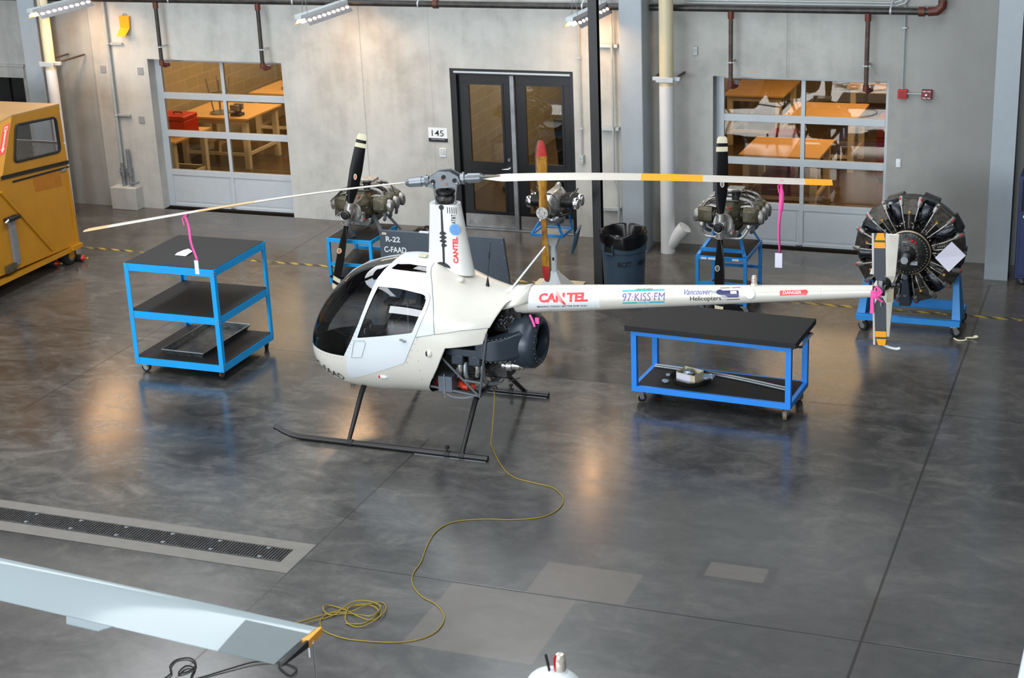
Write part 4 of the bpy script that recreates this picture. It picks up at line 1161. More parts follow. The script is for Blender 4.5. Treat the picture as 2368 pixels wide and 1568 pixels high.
def boom_decal(bmx, name, m_, x0, v0, off=.003, mirror=False):
    vs = [v.co.y for v in bmx.verts]; y0, y1 = min(vs), max(vs); n = max(1, int((y1 - y0) / .012))
    for k in range(1, n):
        g = bmx.verts[:] + bmx.edges[:] + bmx.faces[:]
        bmesh.ops.bisect_plane(bmx, geom=g, plane_co=(0, y0 + (y1 - y0) * k / n, 0), plane_no=(0, 1, 0))
    for f in bmx.faces: f.smooth = True
    return bm_obj(bmx, name, m_, boom, lambda c: boomp(x0 + c.x, v0 + c.y, off))
def P2(polys, name, m_, off=.003):
    bmx = bmesh.new()
    for P in polys: bold_poly(bmx, P)
    bmesh.ops.triangulate(bmx, faces=bmx.faces)
    return boom_decal(bmx, name, m_, 0, 0, off)
P2([[(1.20, -.125), (1.95, -.125), (1.95, .075), (1.18, .075)]], 'decal_backing', M['decalwhite'], .0015)
boom_decal(text_bm('CA', (.185, .095), bold=.055), 'lettering', M['redvinyl'], 1.315, -.045)
boom_decal(text_bm('TEL', (.225, .092), bold=.05, space=.92), 'lettering', M['redvinyl'], 1.605, -.043)
P2([[(1.492, -.045), (1.518, -.045), (1.518, .005), (1.492, .03)], [(1.560, .05), (1.586, .05), (1.586, -.005), (1.560, .02)]] +
   [[(1.492, .075 - i * .021), (1.492, .066 - i * .021), (1.592, -.063 - i * .006), (1.596, -.060 - i * .006)] for i in range(4)], 'lettering', M['redvinyl'], .0035)
boom_decal(text_bm('MAKING TODAY BETTER FOR YOU', (.52, .020), bold=.012), 'lettering', M['ink'], 1.295, -.100)
boom_decal(text_bm('97\u00b7KISS\u00b7FM', (.425, .078), bold=-.008), 'lettering', M['violet'], 2.185, -.048)
P2([[(2.175, .046), (2.60, .050), (2.598, .068), (2.175, .064)], [(2.185, -.076), (2.61, -.072), (2.607, -.056), (2.185, -.060)]], 'bars', M['teal'])
boom_decal(text_bm("VANCOUVER'S", (.17, .022), bold=.0, shear=.4), 'lettering', M['navy'], 2.31, .058, .0045)
boom_decal(text_bm('MUSIC FM', (.12, .010), bold=.01), 'lettering', M['decalwhite'], 2.335, -.069, .0045)
boom_decal(text_bm('Vancouver', (.27, .056), shear=.25, bold=.0), 'lettering', M['midblue'], 2.80, .002)
boom_decal(text_bm('Helicopters', (.305, .058), bold=.004), 'lettering', M['ink'], 2.865, -.072)
P2([[(3.12, .035), (3.14, .047), (3.16, .047), (3.18, .036), (3.32, .036), (3.335, .028), (3.345, -.02), (3.335, -.032), (3.24, -.032), (3.21, -.01), (3.15, -.004), (3.12, .012)]], 'helicopter_emblem', M['navy'])
P2([[(3.255, .030), (3.315, .030), (3.322, .002), (3.262, .002)]], 'emblem_window', M['decalwhite'], .0045)
P2([[(3.15, .062), (3.245, .064), (3.245, .069), (3.15, .067)], [(3.265, .064), (3.345, .066), (3.345, .071), (3.265, .069)], [(3.225, -.058), (3.35, -.056), (3.35, -.049), (3.225, -.051)]], 'emblem_lines', M['navy'])
P2([[(3.07, .034), (3.12, .035), (3.12, .014), (3.07, .016)], [(3.16, -.008), (3.21, -.012), (3.24, -.033), (3.19, -.033)], [(3.17, -.057), (3.222, -.057), (3.222, -.050), (3.17, -.050)]], 'emblem_shadow', M['greyvinyl'])
q = boomp(3.455, -.005, 0); n_ = Vector((0, -math.cos(PHI0), math.sin(PHI0)))
MB().cyl(q - n_ * .01, q + n_ * .012, .048, .044, 24).build('inspection_plug', M['decalwhite'], boom)
P2([[(3.735, -.024), (3.735, .022), (3.975, .026), (3.975, .034), (4.005, .002), (3.975, -.030), (3.975, -.020)]], 'danger_arrow', M['redvinyl'])
boom_decal(text_bm('DANGER', (.175, .030), bold=.015), 'lettering', M['decalwhite'], 3.765, -.012, .0045)
# beacon on the boom
bx = 3.47
MB().cyl((bx, 0, bz(bx) + br_(bx) - .01), (bx, 0, bz(bx) + br_(bx) + .02), .036, .03, 20).build('beacon_base', M['cream'], boom)
bl = MB().lathe([(.026, 0), (.028, .03), (.027, .06), (.020, .078), (.008, .085)], (bx, 0, bz(bx) + br_(bx) + .018)).build('beacon', M['beaconclear'], boom)
MB().b2(bx - .0285, bx - .012, -.014, .014, bz(bx) + br_(bx) + .02, bz(bx) + br_(bx) + .075).build('beacon_lens', M['beaconred'], bl, bev=.004)

# ---- tail: gearbox, fins, rotor, skid hoop
tz = bz(4.68)
tg = MB(); tg.cyl((4.58, 0, bz(4.58)), (4.70, 0, tz), .055, .045, 16).cyl((4.69, -.20, 1.875), (4.69, .02, 1.875), .03, n=14).ball((4.70, -.02, 1.875), .065, 14)
tg.cyl((4.70, 0, 1.86), (4.80, 0, 1.86), .03, .02, 12).ball((4.83, 0, 1.86), .022, 10)
tg.build('tail_gearbox', M['engdark'], heli)
def quadfin(P, y0, y1, name):
    return MB().prism(P, y0, y1).build(name, M['cream'], heli, bev=.006)
quadfin([(4.625, 2.26), (4.775, 2.26), (4.755, 1.84), (4.51, 1.855), (4.565, 2.02)], .30, .325, 'upper_fin')
quadfin([(4.505, 1.74), (4.745, 1.76), (4.72, 1.24), (4.575, 1.24), (4.565, 1.62)], .30, .325, 'lower_fin')
MB().prism([(4.58, 1.815), (4.74, 1.805), (4.74, 1.79), (4.58, 1.795)], -.02, .42).build('horizontal_stabiliser', M['cream'], heli, bev=.004)
MB().tube([(4.60, .31, 1.26), (4.62, .31, 1.21), (4.66, .30, 1.165), (4.72, .30, 1.135), (4.80, .29, 1.13), (4.825, .29, 1.145)], .013, 8, sub=3).build('tail_skid_hoop', M['white'], heli)
MB().b2(4.73, 4.79, -.03, -.022, 1.70, 1.83).build('inspection_tag', M['card'], heli, rz=0)
TH = Vector((4.69, -.21, 1.875))
hubm = MB().cyl(TH + Vector((0, -.03, 0)), TH + Vector((0, .04, 0)), .035, n=14).bar(TH + Vector((.008, 0, .09)), TH + Vector((-.012, 0, -.09)), .035, .035)
hubm.cyl(TH + Vector((0, -.05, 0)), TH + Vector((0, -.03, 0)), .02)
for s in (-1, 1): hubm.cyl(TH + Vector((.03 * s, .02, -.03)), TH + Vector((.05 * s, -.02, .05 * s)), .006, n=6)
hubm.build('tail_rotor_hub', M['steel'], heli)
for s in (1, -1):
    rtb = Matrix.Translation(TH) @ Matrix.Rotation(math.radians(-2.5), 4, 'Y')
    def T(x, z, y=0): return rtb @ Vector((x, y, z * s))
    def plate(P, y0, y1): 
        m = MB(); A = [m.bm.verts.new(T(p[0], p[1], y0)) for p in P]; B = [m.bm.verts.new(T(p[0], p[1], y1)) for p in P]; n = len(P)
        for k in range(n): m.bm.faces.new((A[k], A[(k + 1) % n], B[(k + 1) % n], B[k]))
        m.bm.faces.new(A[::-1]); m.bm.faces.new(B); return m
    bl_ = plate([(-.02, .08), (.025, .08), (.055, .14), (.055, .535), (-.045, .535), (-.05, .14)], -.012, .008).build('tail_rotor_blade', mat('charcoal blade paint', (.22, .24, .27), .45) if s > 0 else bpy.data.materials['charcoal blade paint'], heli)
    plate([(-.066, .16), (-.049, .14), (-.044, .535), (-.066, .535)], -.009, .006).build('blade_edge', M['bladewhite'], bl_)
    plate([(-.044, .40), (.056, .40), (.056, .455), (-.044, .455)], -.0145, .010).build('yellow_band', M['yellow'], bl_)
    plate([(-.036, .475), (.056, .475), (.045, .536), (-.018, .536)], -.0145, .010).build('yellow_band', M['yellow'], bl_)
MB().cyl(TH + Vector((.02, -.02, -.15)), TH + Vector((.02, -.02, -.07)), .012).build('blade_grip', M['steel'], heli)

# ---- rotor head
rh = MB(); HX, HZ = .30, 2.58 + DZ
rh.cyl((HX, 0, 1.65), (HX, 0, HZ - .04), .030, n=16)
MB_ = rh.build('mast_shaft', M['engdark'], heli)
m = MB()
m.lathe([(.10, 2.36), (.115, 2.39), (.10, 2.42), (.085, 2.43), (.10, 2.45), (.10, 2.475), (.055, 2.49)], (HX, 0, DZ), n=24)
m.lathe([(.07, 2.33), (.085, 2.34), (.07, 2.36)], (HX, 0, DZ), n=20)
for k in range(6):
    a = k * PI / 3; m.ball((HX + .095 * math.cos(a), .095 * math.sin(a), 2.40 + DZ), .02, 8)
m.build('swashplate', M['engdark'], heli)
AZ = math.radians(14)
ca, sa = math.cos(AZ), math.sin(AZ)
def RP(r, t_, z): return Vector((HX + r * ca - t_ * sa, r * sa + t_ * ca, HZ + z))
TE = .057     # teeter slope: right side up, left side down
m = MB()
for t_ in (-.055, .055):
    A = [RP(-.17, t_, -.035 - .17 * TE), RP(-.12, t_, -.075), RP(.12, t_, -.065), RP(.17, t_, -.03 + .17 * TE), RP(.15, t_, .045), RP(.06, t_, .10), RP(-.06, t_, .095), RP(-.15, t_, .03)]
    B = [q + (RP(0, .018 if t_ > 0 else -.018, 0) - RP(0, 0, 0)) for q in A]
    a_ = [m.bm.verts.new(q) for q in A]; b_ = [m.bm.verts.new(q) for q in B]
    for k in range(8): m.bm.faces.new((a_[k], a_[(k + 1) % 8], b_[(k + 1) % 8], b_[k]))
    m.bm.faces.new(a_[::-1]); m.bm.faces.new(b_)
m.box((HX, 0, HZ - .02), (.09, .11, .09))
hb = m.build('rotor_hub', M['hub'], heli, bev=.004)
m = MB()
for r_, z_ in ((-.11, 0), (.11, .01), (0, .045)): m.cyl(RP(r_, -.085, z_), RP(r_, .085, z_), .022, n=12)
m.build('hub_bolt', M['black'], hb)
m = MB()
for r_, z_ in ((-.02, .02), (.03, -.03)): m.cyl(RP(r_, -.080, z_), RP(r_, -.074, z_), .013, n=10)
m.build('bolt_cap', mat('copper brown cap', (.62, .42, .36), .5), hb)
# pitch links
m = MB()
for r_, t_ in ((-.12, -.10), (.12, .10), (.15, -.09), (-.15, .09)):
    m.cyl(RP(r_ * .7, t_ * .9, -.22), RP(r_ * .9, t_, -.02), .007, n=8).ball(RP(r_ * .9, t_, -.02), .016, 8).ball(RP(r_ * .7, t_ * .9, -.22), .014, 8)
m.build('pitch_link', M['steel'], heli)
def main_blade(sgn):
    zt = -.06 if sgn > 0 else -.51
    slope0 = TE * sgn
    def zc(r): u = r / 3.835; lin = slope0 * r; return lin + (zt - slope0 * 3.835) * u * u * (1.6 - .6 * u)
    def P_(r, c, h, tw):
        # c chordwise from leading (+) to trailing (-), leading edge is +t for the right blade and -t for the left one
        return RP(sgn * r, sgn * (c * math.cos(tw) - h * math.sin(tw)), zc(r) + c * math.sin(tw) + h * math.cos(tw))
    # grip
    m = MB()
    g = lambda r: RP(sgn * r, 0, zc(r))
    m.cyl(g(.16), g(.20), .055, .06, 20).cyl(g(.20), g(.235), .042, .042, 18).cyl(g(.235), g(.36), .052, .048, 20).cyl(g(.36), g(.40), .048, .028, 20)
    m.ball(g(.19) + Vector((0, 0, .05)), .02, 8).bar(g(.2), RP(sgn * .16, sgn * .12, zc(.18)), .03, .02)
    m.build('blade_grip', M['hub'], heli)
    if sgn > 0:
        MB().hexa([P_(.40, -.03, -.012, .14), P_(.56, -.01, -.008, .14), P_(.56, .03, -.008, .14), P_(.40, .04, -.012, .14), P_(.40, -.03, .016, .14), P_(.56, -.01, .012, .14), P_(.56, .03, .012, .14), P_(.40, .04, .016, .14)]).build('blade_root_cuff', M['olive'], heli)
    ST_ = [.39, .45, .54, .62, .9, 1.3, 1.7, 1.97, 1.972, 2.3, 2.58, 2.582, 3.0, 3.3, 3.568, 3.57, 3.78, 3.835]
    ch = lambda r: .05 if r < .42 else (.09 if r < .5 else (.15 if r < .58 else .183))
    m = MB(); secs = []
    prof = [(.5, 0), (.46, .045), (.36, .062), (.2, .062), (0, .048), (-.25, .024), (-.5, .003), (-.5, -.003), (-.25, -.02), (0, -.042), (.2, -.055), (.36, -.052), (.46, -.036)]
    for r in ST_:
        tw = math.radians(11 - 8 * r / 3.835); c = ch(r); k_ = 1.0 if r < 3.8 else .92
        secs.append([m.bm.verts.new(P_(r, (a - .12) * c * k_, b * .183 * .9, tw)) for a, b in prof])
    for i in range(len(secs) - 1):
        r = (ST_[i] + ST_[i + 1]) / 2; m.mark(1 if (1.971 < r < 2.581 or r > 3.569) else 0); m.skin(secs[i], secs[i + 1])
    m.mark(0); m.cap(secs[0], True); m.mark(1); m.cap(secs[-1])
    o = m.build('main_rotor_blade', [M['bladewhite'] if sgn > 0 else M['bladegrey2'], M['yellow'] if sgn > 0 else M['bladeband2']], heli, smooth=30)
    o['label'] = 'main rotor blade with yellow bands'
    return g, zc
M['bladegrey2'] = mat('off white worn blade', (.78, .76, .73), .4)
M['bladeband2'] = mat('pale ochre band', (.78, .66, .48), .45)  # left blade's bands, a paler ochre than the right blade's yellow
gR, zR = main_blade(1); gL, zL = main_blade(-1)

# ---- engine bay
MB().prism([(.19, .50), (.42, 1.02), (.78, 1.09), (.88, 1.30), (.82, 1.34), (.66, 1.14), (.36, 1.12), (.15, .52)], -.36, .36).build('firewall', M['black'], heli)
eb = MB().b2(.42, .98, -.20, .20, .62, .92).b2(.40, .60, -.15, .15, .52, .66).b2(.55, 1.0, -.14, .14, .88, 1.02).build('engine_block', M['engdark'], heli, bev=.02)
for sy in (-1, 1):
    for x in (.50, .69):
        cy = MB()
        for k in range(6): cy.cyl((x, sy * (.20 + k * .022), .83), (x, sy * (.212 + k * .022), .83), .075, n=18)
        cy.cyl((x, sy * .20, .83), (x, sy * .33, .83), .055)
        c_ = cy.build('cylinder', M['engbrown'], heli)
        MB().b2(x - .07, x + .07, min(sy * .33, sy * .40), max(sy * .33, sy * .40), .80, .92).build('rocker_cover', M['fan'], c_, bev=.018)
        MB().tube([(x + .02, sy * .36, .81), (x + .02, sy * .37, .74), (x + .0, sy * .34, .68)], .024, 10).build('intake_elbow', M['castlight'], c_)
        MB().tube([(x + .07, sy * .34, .82), (x + .075, sy * .36, .70), (x + .09, sy * .30, .60), (x + .16, sy * .18, .56)], .024, 10, sub=3).build('exhaust_pipe', M['steel'], c_)
MB().b2(.38, .86, -.40, -.30, .90, .98).build('cooling_baffle', M['fan'], heli, bev=.01)
MB().b2(.38, .86, .30, .40, .90, .98).build('cooling_baffle', M['fan'], heli, bev=.01)
MB().tube([(.80, -.28, .86), (.88, -.26, .93), (.93, -.22, .98)], .026, 10, sub=3).tube([(.42, -.2, .56), (.52, -.28, .52), (.62, -.24, .53)], .035, 10, sub=3).build('scat_hose', M['orange'], heli)
MB().ball((.19, -.30, .56), .055, 10, (.7, 1, 1.2)).build('oil_filter', M['red'], heli)
m = MB().cyl((.90, -.16, .76), (1.12, -.12, .76), .05).cyl((.95, -.16, .76), (1.0, -.152, .76), .062).cyl((1.04, -.14, .76), (1.08, -.13, .76), .058)
m.build('magneto', M['castlight'], heli)
MB().b2(.285, .44, -.42, -.27, .50, .67).build('battery_box', mat('battery box grey', (.36, .40, .44), .45), heli, bev=.006)
MB().cyl((.36, -.425, .44), (.36, -.425, .70), .006, n=6).build('battery_strap', M['steel'], heli)
m = MB()
for k in range(26):
    x = random.uniform(.30, 1.02); y = random.uniform(-.34, -.12); z = random.uniform(.55, 1.0)
    P = [(x, y, z), (x + random.uniform(-.08, .08), y - random.uniform(0, .06), z + random.uniform(-.07, .05)), (x + random.uniform(-.12, .12), y + random.uniform(-.03, .05), z + random.uniform(-.14, .1))]
    m.tube(P, .006, 6, sub=3)
m.build('wiring', M['engdark'], heli)
m = MB()
for k in range(16):
    x = .93 + random.uniform(-.07, .13); z = 1.12 + random.uniform(-.02, .22); m.cyl((x, -.14, z), (x + random.uniform(-.08, .08), -.05, z + random.uniform(-.08, .08)), .007, n=6)
for k in range(8): m.ball((.88 + random.uniform(0, .16), -.15, 1.13 + random.uniform(0, .16)), .011, 6)
m.build('control_rods', M['steel'], heli)
MB().b2(.80, 1.10, -.10, .10, 1.10, 1.38).build('drive_bay_wall', M['black'], heli)
# fan scroll at the back
FX, FZ = 1.10, .99
m = MB()
def scroll(x, rad):
    return [Vector((x, math.cos(a) * rad * (1 + .10 * math.sin(a + 2.4)), FZ + math.sin(a) * rad * (1 + .06 * math.cos(a)))) for a in [2 * PI * k / 40 for k in range(40)]]
m.loftsec([scroll(.98, .23), scroll(1.0, .28), scroll(1.12, .295), scroll(1.22, .285), scroll(1.27, .24), scroll(1.285, .20), scroll(1.27, .175), scroll(1.18, .165)], caps=False)
m.build('fan_scroll', M['fan'], heli, smooth=50)
m = MB().cyl((1.12, 0, FZ), (1.22, 0, FZ), .06, .04, 20)
for k in range(14):
    a = 2 * PI * k / 14; c_, s_ = math.cos(a), math.sin(a)
    m.hexa([Vector((1.10 + dx, c_ * r - s_ * q, FZ + s_ * r + c_ * q)) for dx, r, q in ((0, .05, 0), (0, .165, 0), (0, .165, .004), (0, .05, .004), (.07, .05, .02), (.07, .165, .03), (.07, .165, .034), (.07, .05, .024))])
m.build('fan_wheel', M['engdark'], heli)
MB().cyl((.985, 0, FZ), (1.0, 0, FZ), .23, n=32).build('fan_back_plate', M['black'], heli)
m = MB(); m.loftsec([[Vector(p) for p in q] for q in (
    [(.70, -.40, .90), (.70, -.30, .88), (.70, -.30, 1.08), (.70, -.40, 1.09)],
    [(.86, -.41, .865), (.86, -.26, .86), (.86, -.26, 1.10), (.86, -.41, 1.085)],
    [(.98, -.36, .875), (.98, -.18, .86), (.98, -.16, 1.13), (.98, -.36, 1.10)],
    [(1.12, -.285, .90), (1.12, -.10, .86), (1.12, -.06, 1.22), (1.12, -.27, 1.14)],
    [(1.20, -.20, .95), (1.20, -.10, .90), (1.20, -.06, 1.20), (1.20, -.2, 1.12)])])
m.build('cooling_duct', M['fan'], heli, bev=.012)
m = MB()
for x, y, z in [(.74 + k * .04, -.412 + max(0, k - 4) * .02, 1.093 + k * .004) for k in range(9)] + [(.74 + k * .045, -.414 + max(0, k - 3) * .02, .868) for k in range(9)]: m.ball((x, y, z), .006, 6)
for k in range(22):
    a = 2 * PI * k / 22; m.ball((1.275, math.cos(a) * .222, FZ + math.sin(a) * .222), .005, 6)
m.build('rivets', M['bolt'], heli)
MB().b2(1.26, 1.30, -.12, -.10, 1.22, 1.28).tube([(1.20, -.10, 1.30), (1.24, -.14, 1.26), (1.27, -.16, 1.20)], .012, 6).build('pink_tape', M['pink'], heli)
# frame tubes
def ftube(name, *P):
    for a, b_ in P:
        for sd in (-1, 1):
            MB().cyl((a[0], sd * abs(a[1]), a[2] + DZ), (b_[0], sd * abs(b_[1]), b_[2] + DZ), .0135, n=10).build(name, M['frame'], heli)
ftube('frame_tube', ((.85, .42, 1.13), (.735, .41, .43)), ((.33, .42, .84), (.73, .41, .44)), ((.15, .40, .50), (.735, .41, .44)), ((.56, .41, .60), (.755, .41, .585)))
MB().tube([(.33, -.41, .50), (.45, -.41, .45), (.60, -.41, .46), (.70, -.41, .50)], .009, 6, sub=3).build('drain_tube', M['steelgreydark'], heli)
MB().cyl((.735, -.41, .43 + DZ), (.735, .41, .43 + DZ), .0135, n=10).build('frame_tube', M['frame'], heli)
# ---- landing gear
for sd in (-1, 1):
    Y = sd * .895
    P = [(-1.40, Y, .115), (-1.36, Y, .105), (-1.29, Y, .07), (-1.20, Y, .042), (-1.10, Y, .032)]
    sk = MB().tube(P + [(-.5, Y, .032), (1.0, Y, .032)], .030, 14).build('skid', M['skid'], heli)
    m = MB()
    for x in (-.52, .56, .72): m.lathe([(.031, -.03), (.036, -.028), (.036, .028), (.031, .03)], (x, Y, .032), (1, 0, 0), 14)
    m.cyl((.56, Y, .05), (.56, Y, .11), .008).b2(.545, .575, Y - .02, Y + .02, .09, .12)
    m.build('skid_fitting', M['black'], sk)
    MB().b2(.2, .98, Y - .02, Y + .02, -.0, .006).build('skid_shoe', M['steel'], sk)
    MB().tube([(-.62, sd * .30, .44), (-.60, sd * .42, .395), (-.54, Y, .05)], [.03, .028, .022], 12).build('front_gear_leg', M['skid'], heli)
    MB().tube([(.70, sd * .30, .47), (.69, sd * .41, .445), (.72, Y, .05)], [.03, .028, .022], 12).build('rear_gear_leg', M['skid'], heli)
for x in (-.62, .70): MB().cyl((x, -.32, .44 if x < 0 else .47), (x, .32, .44 if x < 0 else .47), .028, n=12).build('cross_tube', M['skid'], heli)
MB().tube([(.70, .30, .47), (.98, .60, .05 + .27), (1.02, .62, .34)], .012).build('ground_strut', M['skid'], heli) if False else None

# ---- ribbons tied to the blades, hose
def streamer(name_pt, L, lab, wide, dx):
    p0 = heli.location + name_pt
    t = thing('ribbon_streamer', lab, 'ribbon', tuple(p0), group='pink warning ribbons on the rotor blades')
    m = MB(); m.lathe([(.022, -.02), (.026, 0), (.022, .02)], (0, 0, 0), (1, .2, 0), 10)
    m.tube([(0, -.02, 0), (-.03, -.03, -.03), (-.015, -.03, -.10)], .008, 6)
    m.build('knot', M['pink'], t)
    m = MB(); N_ = 14; prev = None
    for k in range(N_ + 1):
        u = k / N_; z = -L * u; x = dx * u + .008 * math.sin(u * 7); y = -.025 + .006 * math.sin(u * 9); a = u * 2.2 * wide
        w_ = .014 + (.010 * wide if u > .08 and u < .42 else 0)
        A = m.bm.verts.new((x - w_ * math.cos(a * .5), y - w_ * math.sin(a * .5), z)); B = m.bm.verts.new((x + w_ * math.cos(a * .5), y + w_ * math.sin(a * .5), z))
        if prev: m.bm.faces.new((prev[0], prev[1], B, A))
        prev = (A, B)
    m.build('ribbon', M['pink'], t, solid=.003)
    MB().b2(dx - .026 - .012 * wide, dx + .022 + .012 * wide, -.034, -.03, -L - .145, -L + .005).build('tag', M['paper'], t)
streamer(gL(2.73) + Vector((0, 0, -.02)), .48, 'pink ribbon with a white tag hanging over the black topped cart', 0, .085)
streamer(gR(3.35) + Vector((0, -.02, -.015)), .72, 'pink ribbon with a white tag hanging under the yellow banded rotor blade', 1, -.01)
t = thing('ribbon_streamer', 'bunched pink ribbon tied around the tail rotor hub', 'ribbon', tuple(heli.location + TH))
m = MB()
for k in range(5):
    m.tube([(random.uniform(-.04, .04), -.05, random.uniform(-.04, .05)), (random.uniform(-.05, .05), -.07, random.uniform(-.07, .0)), (random.uniform(-.06, .08), -.05, random.uniform(-.10, .02))], .010, 6, sub=3)
m.b2(-.075, -.045, -.045, -.04, -.22, -.0)
m.build('ribbon', M['pink'], t)

HO = [(0.89, -7.22, .50), (.90, -7.25, .40), (0.93, -7.42, .12), (0.95, -7.50, .012), (1.24, -7.95), (1.45, -8.16), (1.68, -8.23), (1.9, -8.29), (2.07, -8.49), (2.1, -8.73), (2.0, -8.93), (1.77, -9.05), (1.52, -9.11), (1.27, -9.24), (1.19, -9.45), (1.22, -9.73), (1.3, -10.06), (1.33, -10.3), (1.41, -10.48), (1.56, -10.64), (1.74, -10.74), (1.89, -10.92), (1.92, -11.14), (1.84, -11.3), (1.69, -11.4), (1.49, -11.45), (1.26, -11.47), (1.06, -11.42), (0.97, -11.34), (0.92, -11.22), (0.97, -11.12), (1.11, -11.07), (1.2, -10.94), (1.29, -10.84), (1.38, -10.96), (1.38, -11.15), (1.28, -11.27), (1.14, -11.22), (1.08, -11.02), (1.18, -10.89), (1.31, -10.91), (1.32, -11.1), (1.1, -11.09), (0.96, -11.17), (0.86, -11.08), (0.9, -11.01), (1.06, -11.06), (1.31, -11.17), (1.37, -11.04), (1.26, -10.88), (1.07, -10.92), (0.99, -11.16), (0.87, -11.31), (0.82, -11.47), (.70, -11.7), (.5, -11.8)]
hs = []
for k, q in enumerate(HO):
    hs.append((q[0], q[1], q[2] if len(q) > 2 else .007 + (.010 * ((k * 7) % 3) if k > 30 else 0)))
t = thing('air_hose', 'thin yellow hose hanging from the helicopter engine and coiled on the floor', 'hose')
MB().tube(hs, .0050, 6, sub=6).build('hose', M['hose'], t)
MB().cyl((.885, -7.215, .60), (.89, -7.22, .49), .011, n=8).build('coupling', M['rustpipe'], t)
MB().tube([(0.76, -11.35, .008), (1.05, -11.02, .012), (1.2, -10.92, .016), (1.33, -11.0, .014), (1.3, -11.2, .01), (1.15, -11.25, .008)], .0050, 6, sub=6).build('hose_loop', M['hose'], t)

# ================================================================== carts
def caster(parent, x, y, r, zt, ang=0, tread='rubber', name='caster', w_=.02):
    c = MB().bar((x, y, zt), (x, y, zt - .012), .07, .07, (1, 0, 0)).build(name, M['steel'], parent)
    M_ = Matrix.Translation((x, y, 0)) @ Matrix.Rotation(ang, 4, 'Z')
    m = MB()
    for s in (-1, 1): m.hexa([M_ @ Vector(q) for q in [(-.03, s * (w_ + .006) - .003, zt - .012), (.03, s * (w_ + .006) - .003, zt - .012), (.03, s * (w_ + .006) + .003, zt - .012), (-.03, s * (w_ + .006) + .003, zt - .012), (.005, s * (w_ + .006) - .003, r * .8), (.045, s * (w_ + .006) - .003, r * .8), (.045, s * (w_ + .006) + .003, r * .8), (.005, s * (w_ + .006) + .003, r * .8)]])
    m.cyl(M_ @ Vector((.025, -w_ - .012, r)), M_ @ Vector((.025, w_ + .012, r)), .008, n=8)
    m.build('fork', M['steel'], c)
    MB().cyl(M_ @ Vector((.025, -w_, r)), M_ @ Vector((.025, w_, r)), r * .97, n=24).build('wheel', M[tread], c, bev=.006)
    MB().cyl(M_ @ Vector((.025, -w_ - .003, r)), M_ @ Vector((.025, w_ + .003, r)), r * (.55 if tread == 'rubber' else .78), n=24).build('wheel_disc', M['black'] if tread != 'rubber' else M['steel'], c)
    return c

t = thing('shelf_cart', 'bright blue three-shelf cart with black rubber tops beside the helicopter nose', 'cart', (-3.28, -6.0, 0), rz=0.0)
W2, D2 = .59, .59
for sx in (-1, 1):
    for sy in (-1, 1):
        m = MB(); x, y = sx * W2, sy * D2
        m.b2(min(x, x - sx * .055), max(x, x - sx * .055), min(y, y - sy * .005), max(y, y - sy * .005), .13, 1.335)
        m.b2(min(x, x - sx * .005), max(x, x - sx * .005), min(y, y - sy * .055), max(y, y - sy * .055), .13, 1.335)
        m.build('leg', M['cart'], t)
        m = MB()
        for z in (.19, .16, .73, .70, 1.30, 1.27):
            m.cyl((x - sx * .028, y, z), (x - sx * .028, y + sy * .006, z), .008, n=8).cyl((x, y - sy * .028, z), (x + sx * .006, y - sy * .028, z), .008, n=8)
        m.build('leg_bolt', M['bolt'], t)
        caster(t, x - sx * .07, y - sy * .07, .055, .13, 1.2 + sx)
for z in (.195, .765, 1.335):
    m = MB(); h = .085
    m.b2(-W2 + .005, W2 - .005, -D2 + .005, -D2 + .010, z - h, z).b2(-W2 + .005, W2 - .005, D2 - .010, D2 - .005, z - h, z)
    m.b2(-W2 + .005, -W2 + .010, -D2 + .01, D2 - .01, z - h, z).b2(W2 - .010, W2 - .005, -D2 + .01, D2 - .01, z - h, z)
    m.build('shelf_rim', M['cart'], t)
    MB().b2(-W2 + .01, W2 - .01, -D2 + .01, D2 - .01, z - .02, z + .006).build('shelf_mat', M['mat'], t, smooth=0)
tr = thing('oil_tray', 'shallow galvanized drip tray on the bottom shelf of the blue cart', 'tray', (-3.30, -5.92, .202), rz=0)
P0 = [(-.25, -.50), (.25, -.50), (.25, .50), (-.25, .50)]
m = MB().loftsec([[Vector((a, b, 0)) for a, b in P0], [Vector((a * 1.12, b * 1.06, .06)) for a, b in P0]], caps=False)
m.b2(-.25, .25, -.50, .50, 0, .004)
m.build('pan', M['tray'], tr, smooth=0, solid=.004)
m = MB()
for a, b in (((-.28, -.53), (.28, -.53)), ((.28, -.53), (.28, .53)), ((.28, .53), (-.28, .53)), ((-.28, .53), (-.28, -.53))): m.cyl((*a, .062), (*b, .062), .008, n=8)
m.build('rim', M['steel'], tr)
tr.rotation_euler = (0, 0, -.02)
m = MB()
for pz in (((-.11, -.1, .004), (.12, -.1, .002), (.15, .10, .02), (-.02, .05, .03)), ((-.02, .05, .03), (.15, .10, .02), (.05, .14, .035), (-.06, .12, .02)), ((-.11, -.1, .004), (-.02, .05, .03), (-.06, .12, .02), (-.14, .03, .006))): m.face([(a * .62, b * .62, c * 1.3) for a, b, c in pz])
tag(m.build('crumpled_paper', M['paper'], loc=(-3.36, -6.14, 1.343), solid=.002, smooth=0), 'crumpled white paper bag lying on top of the blue shelf cart', 'paper')

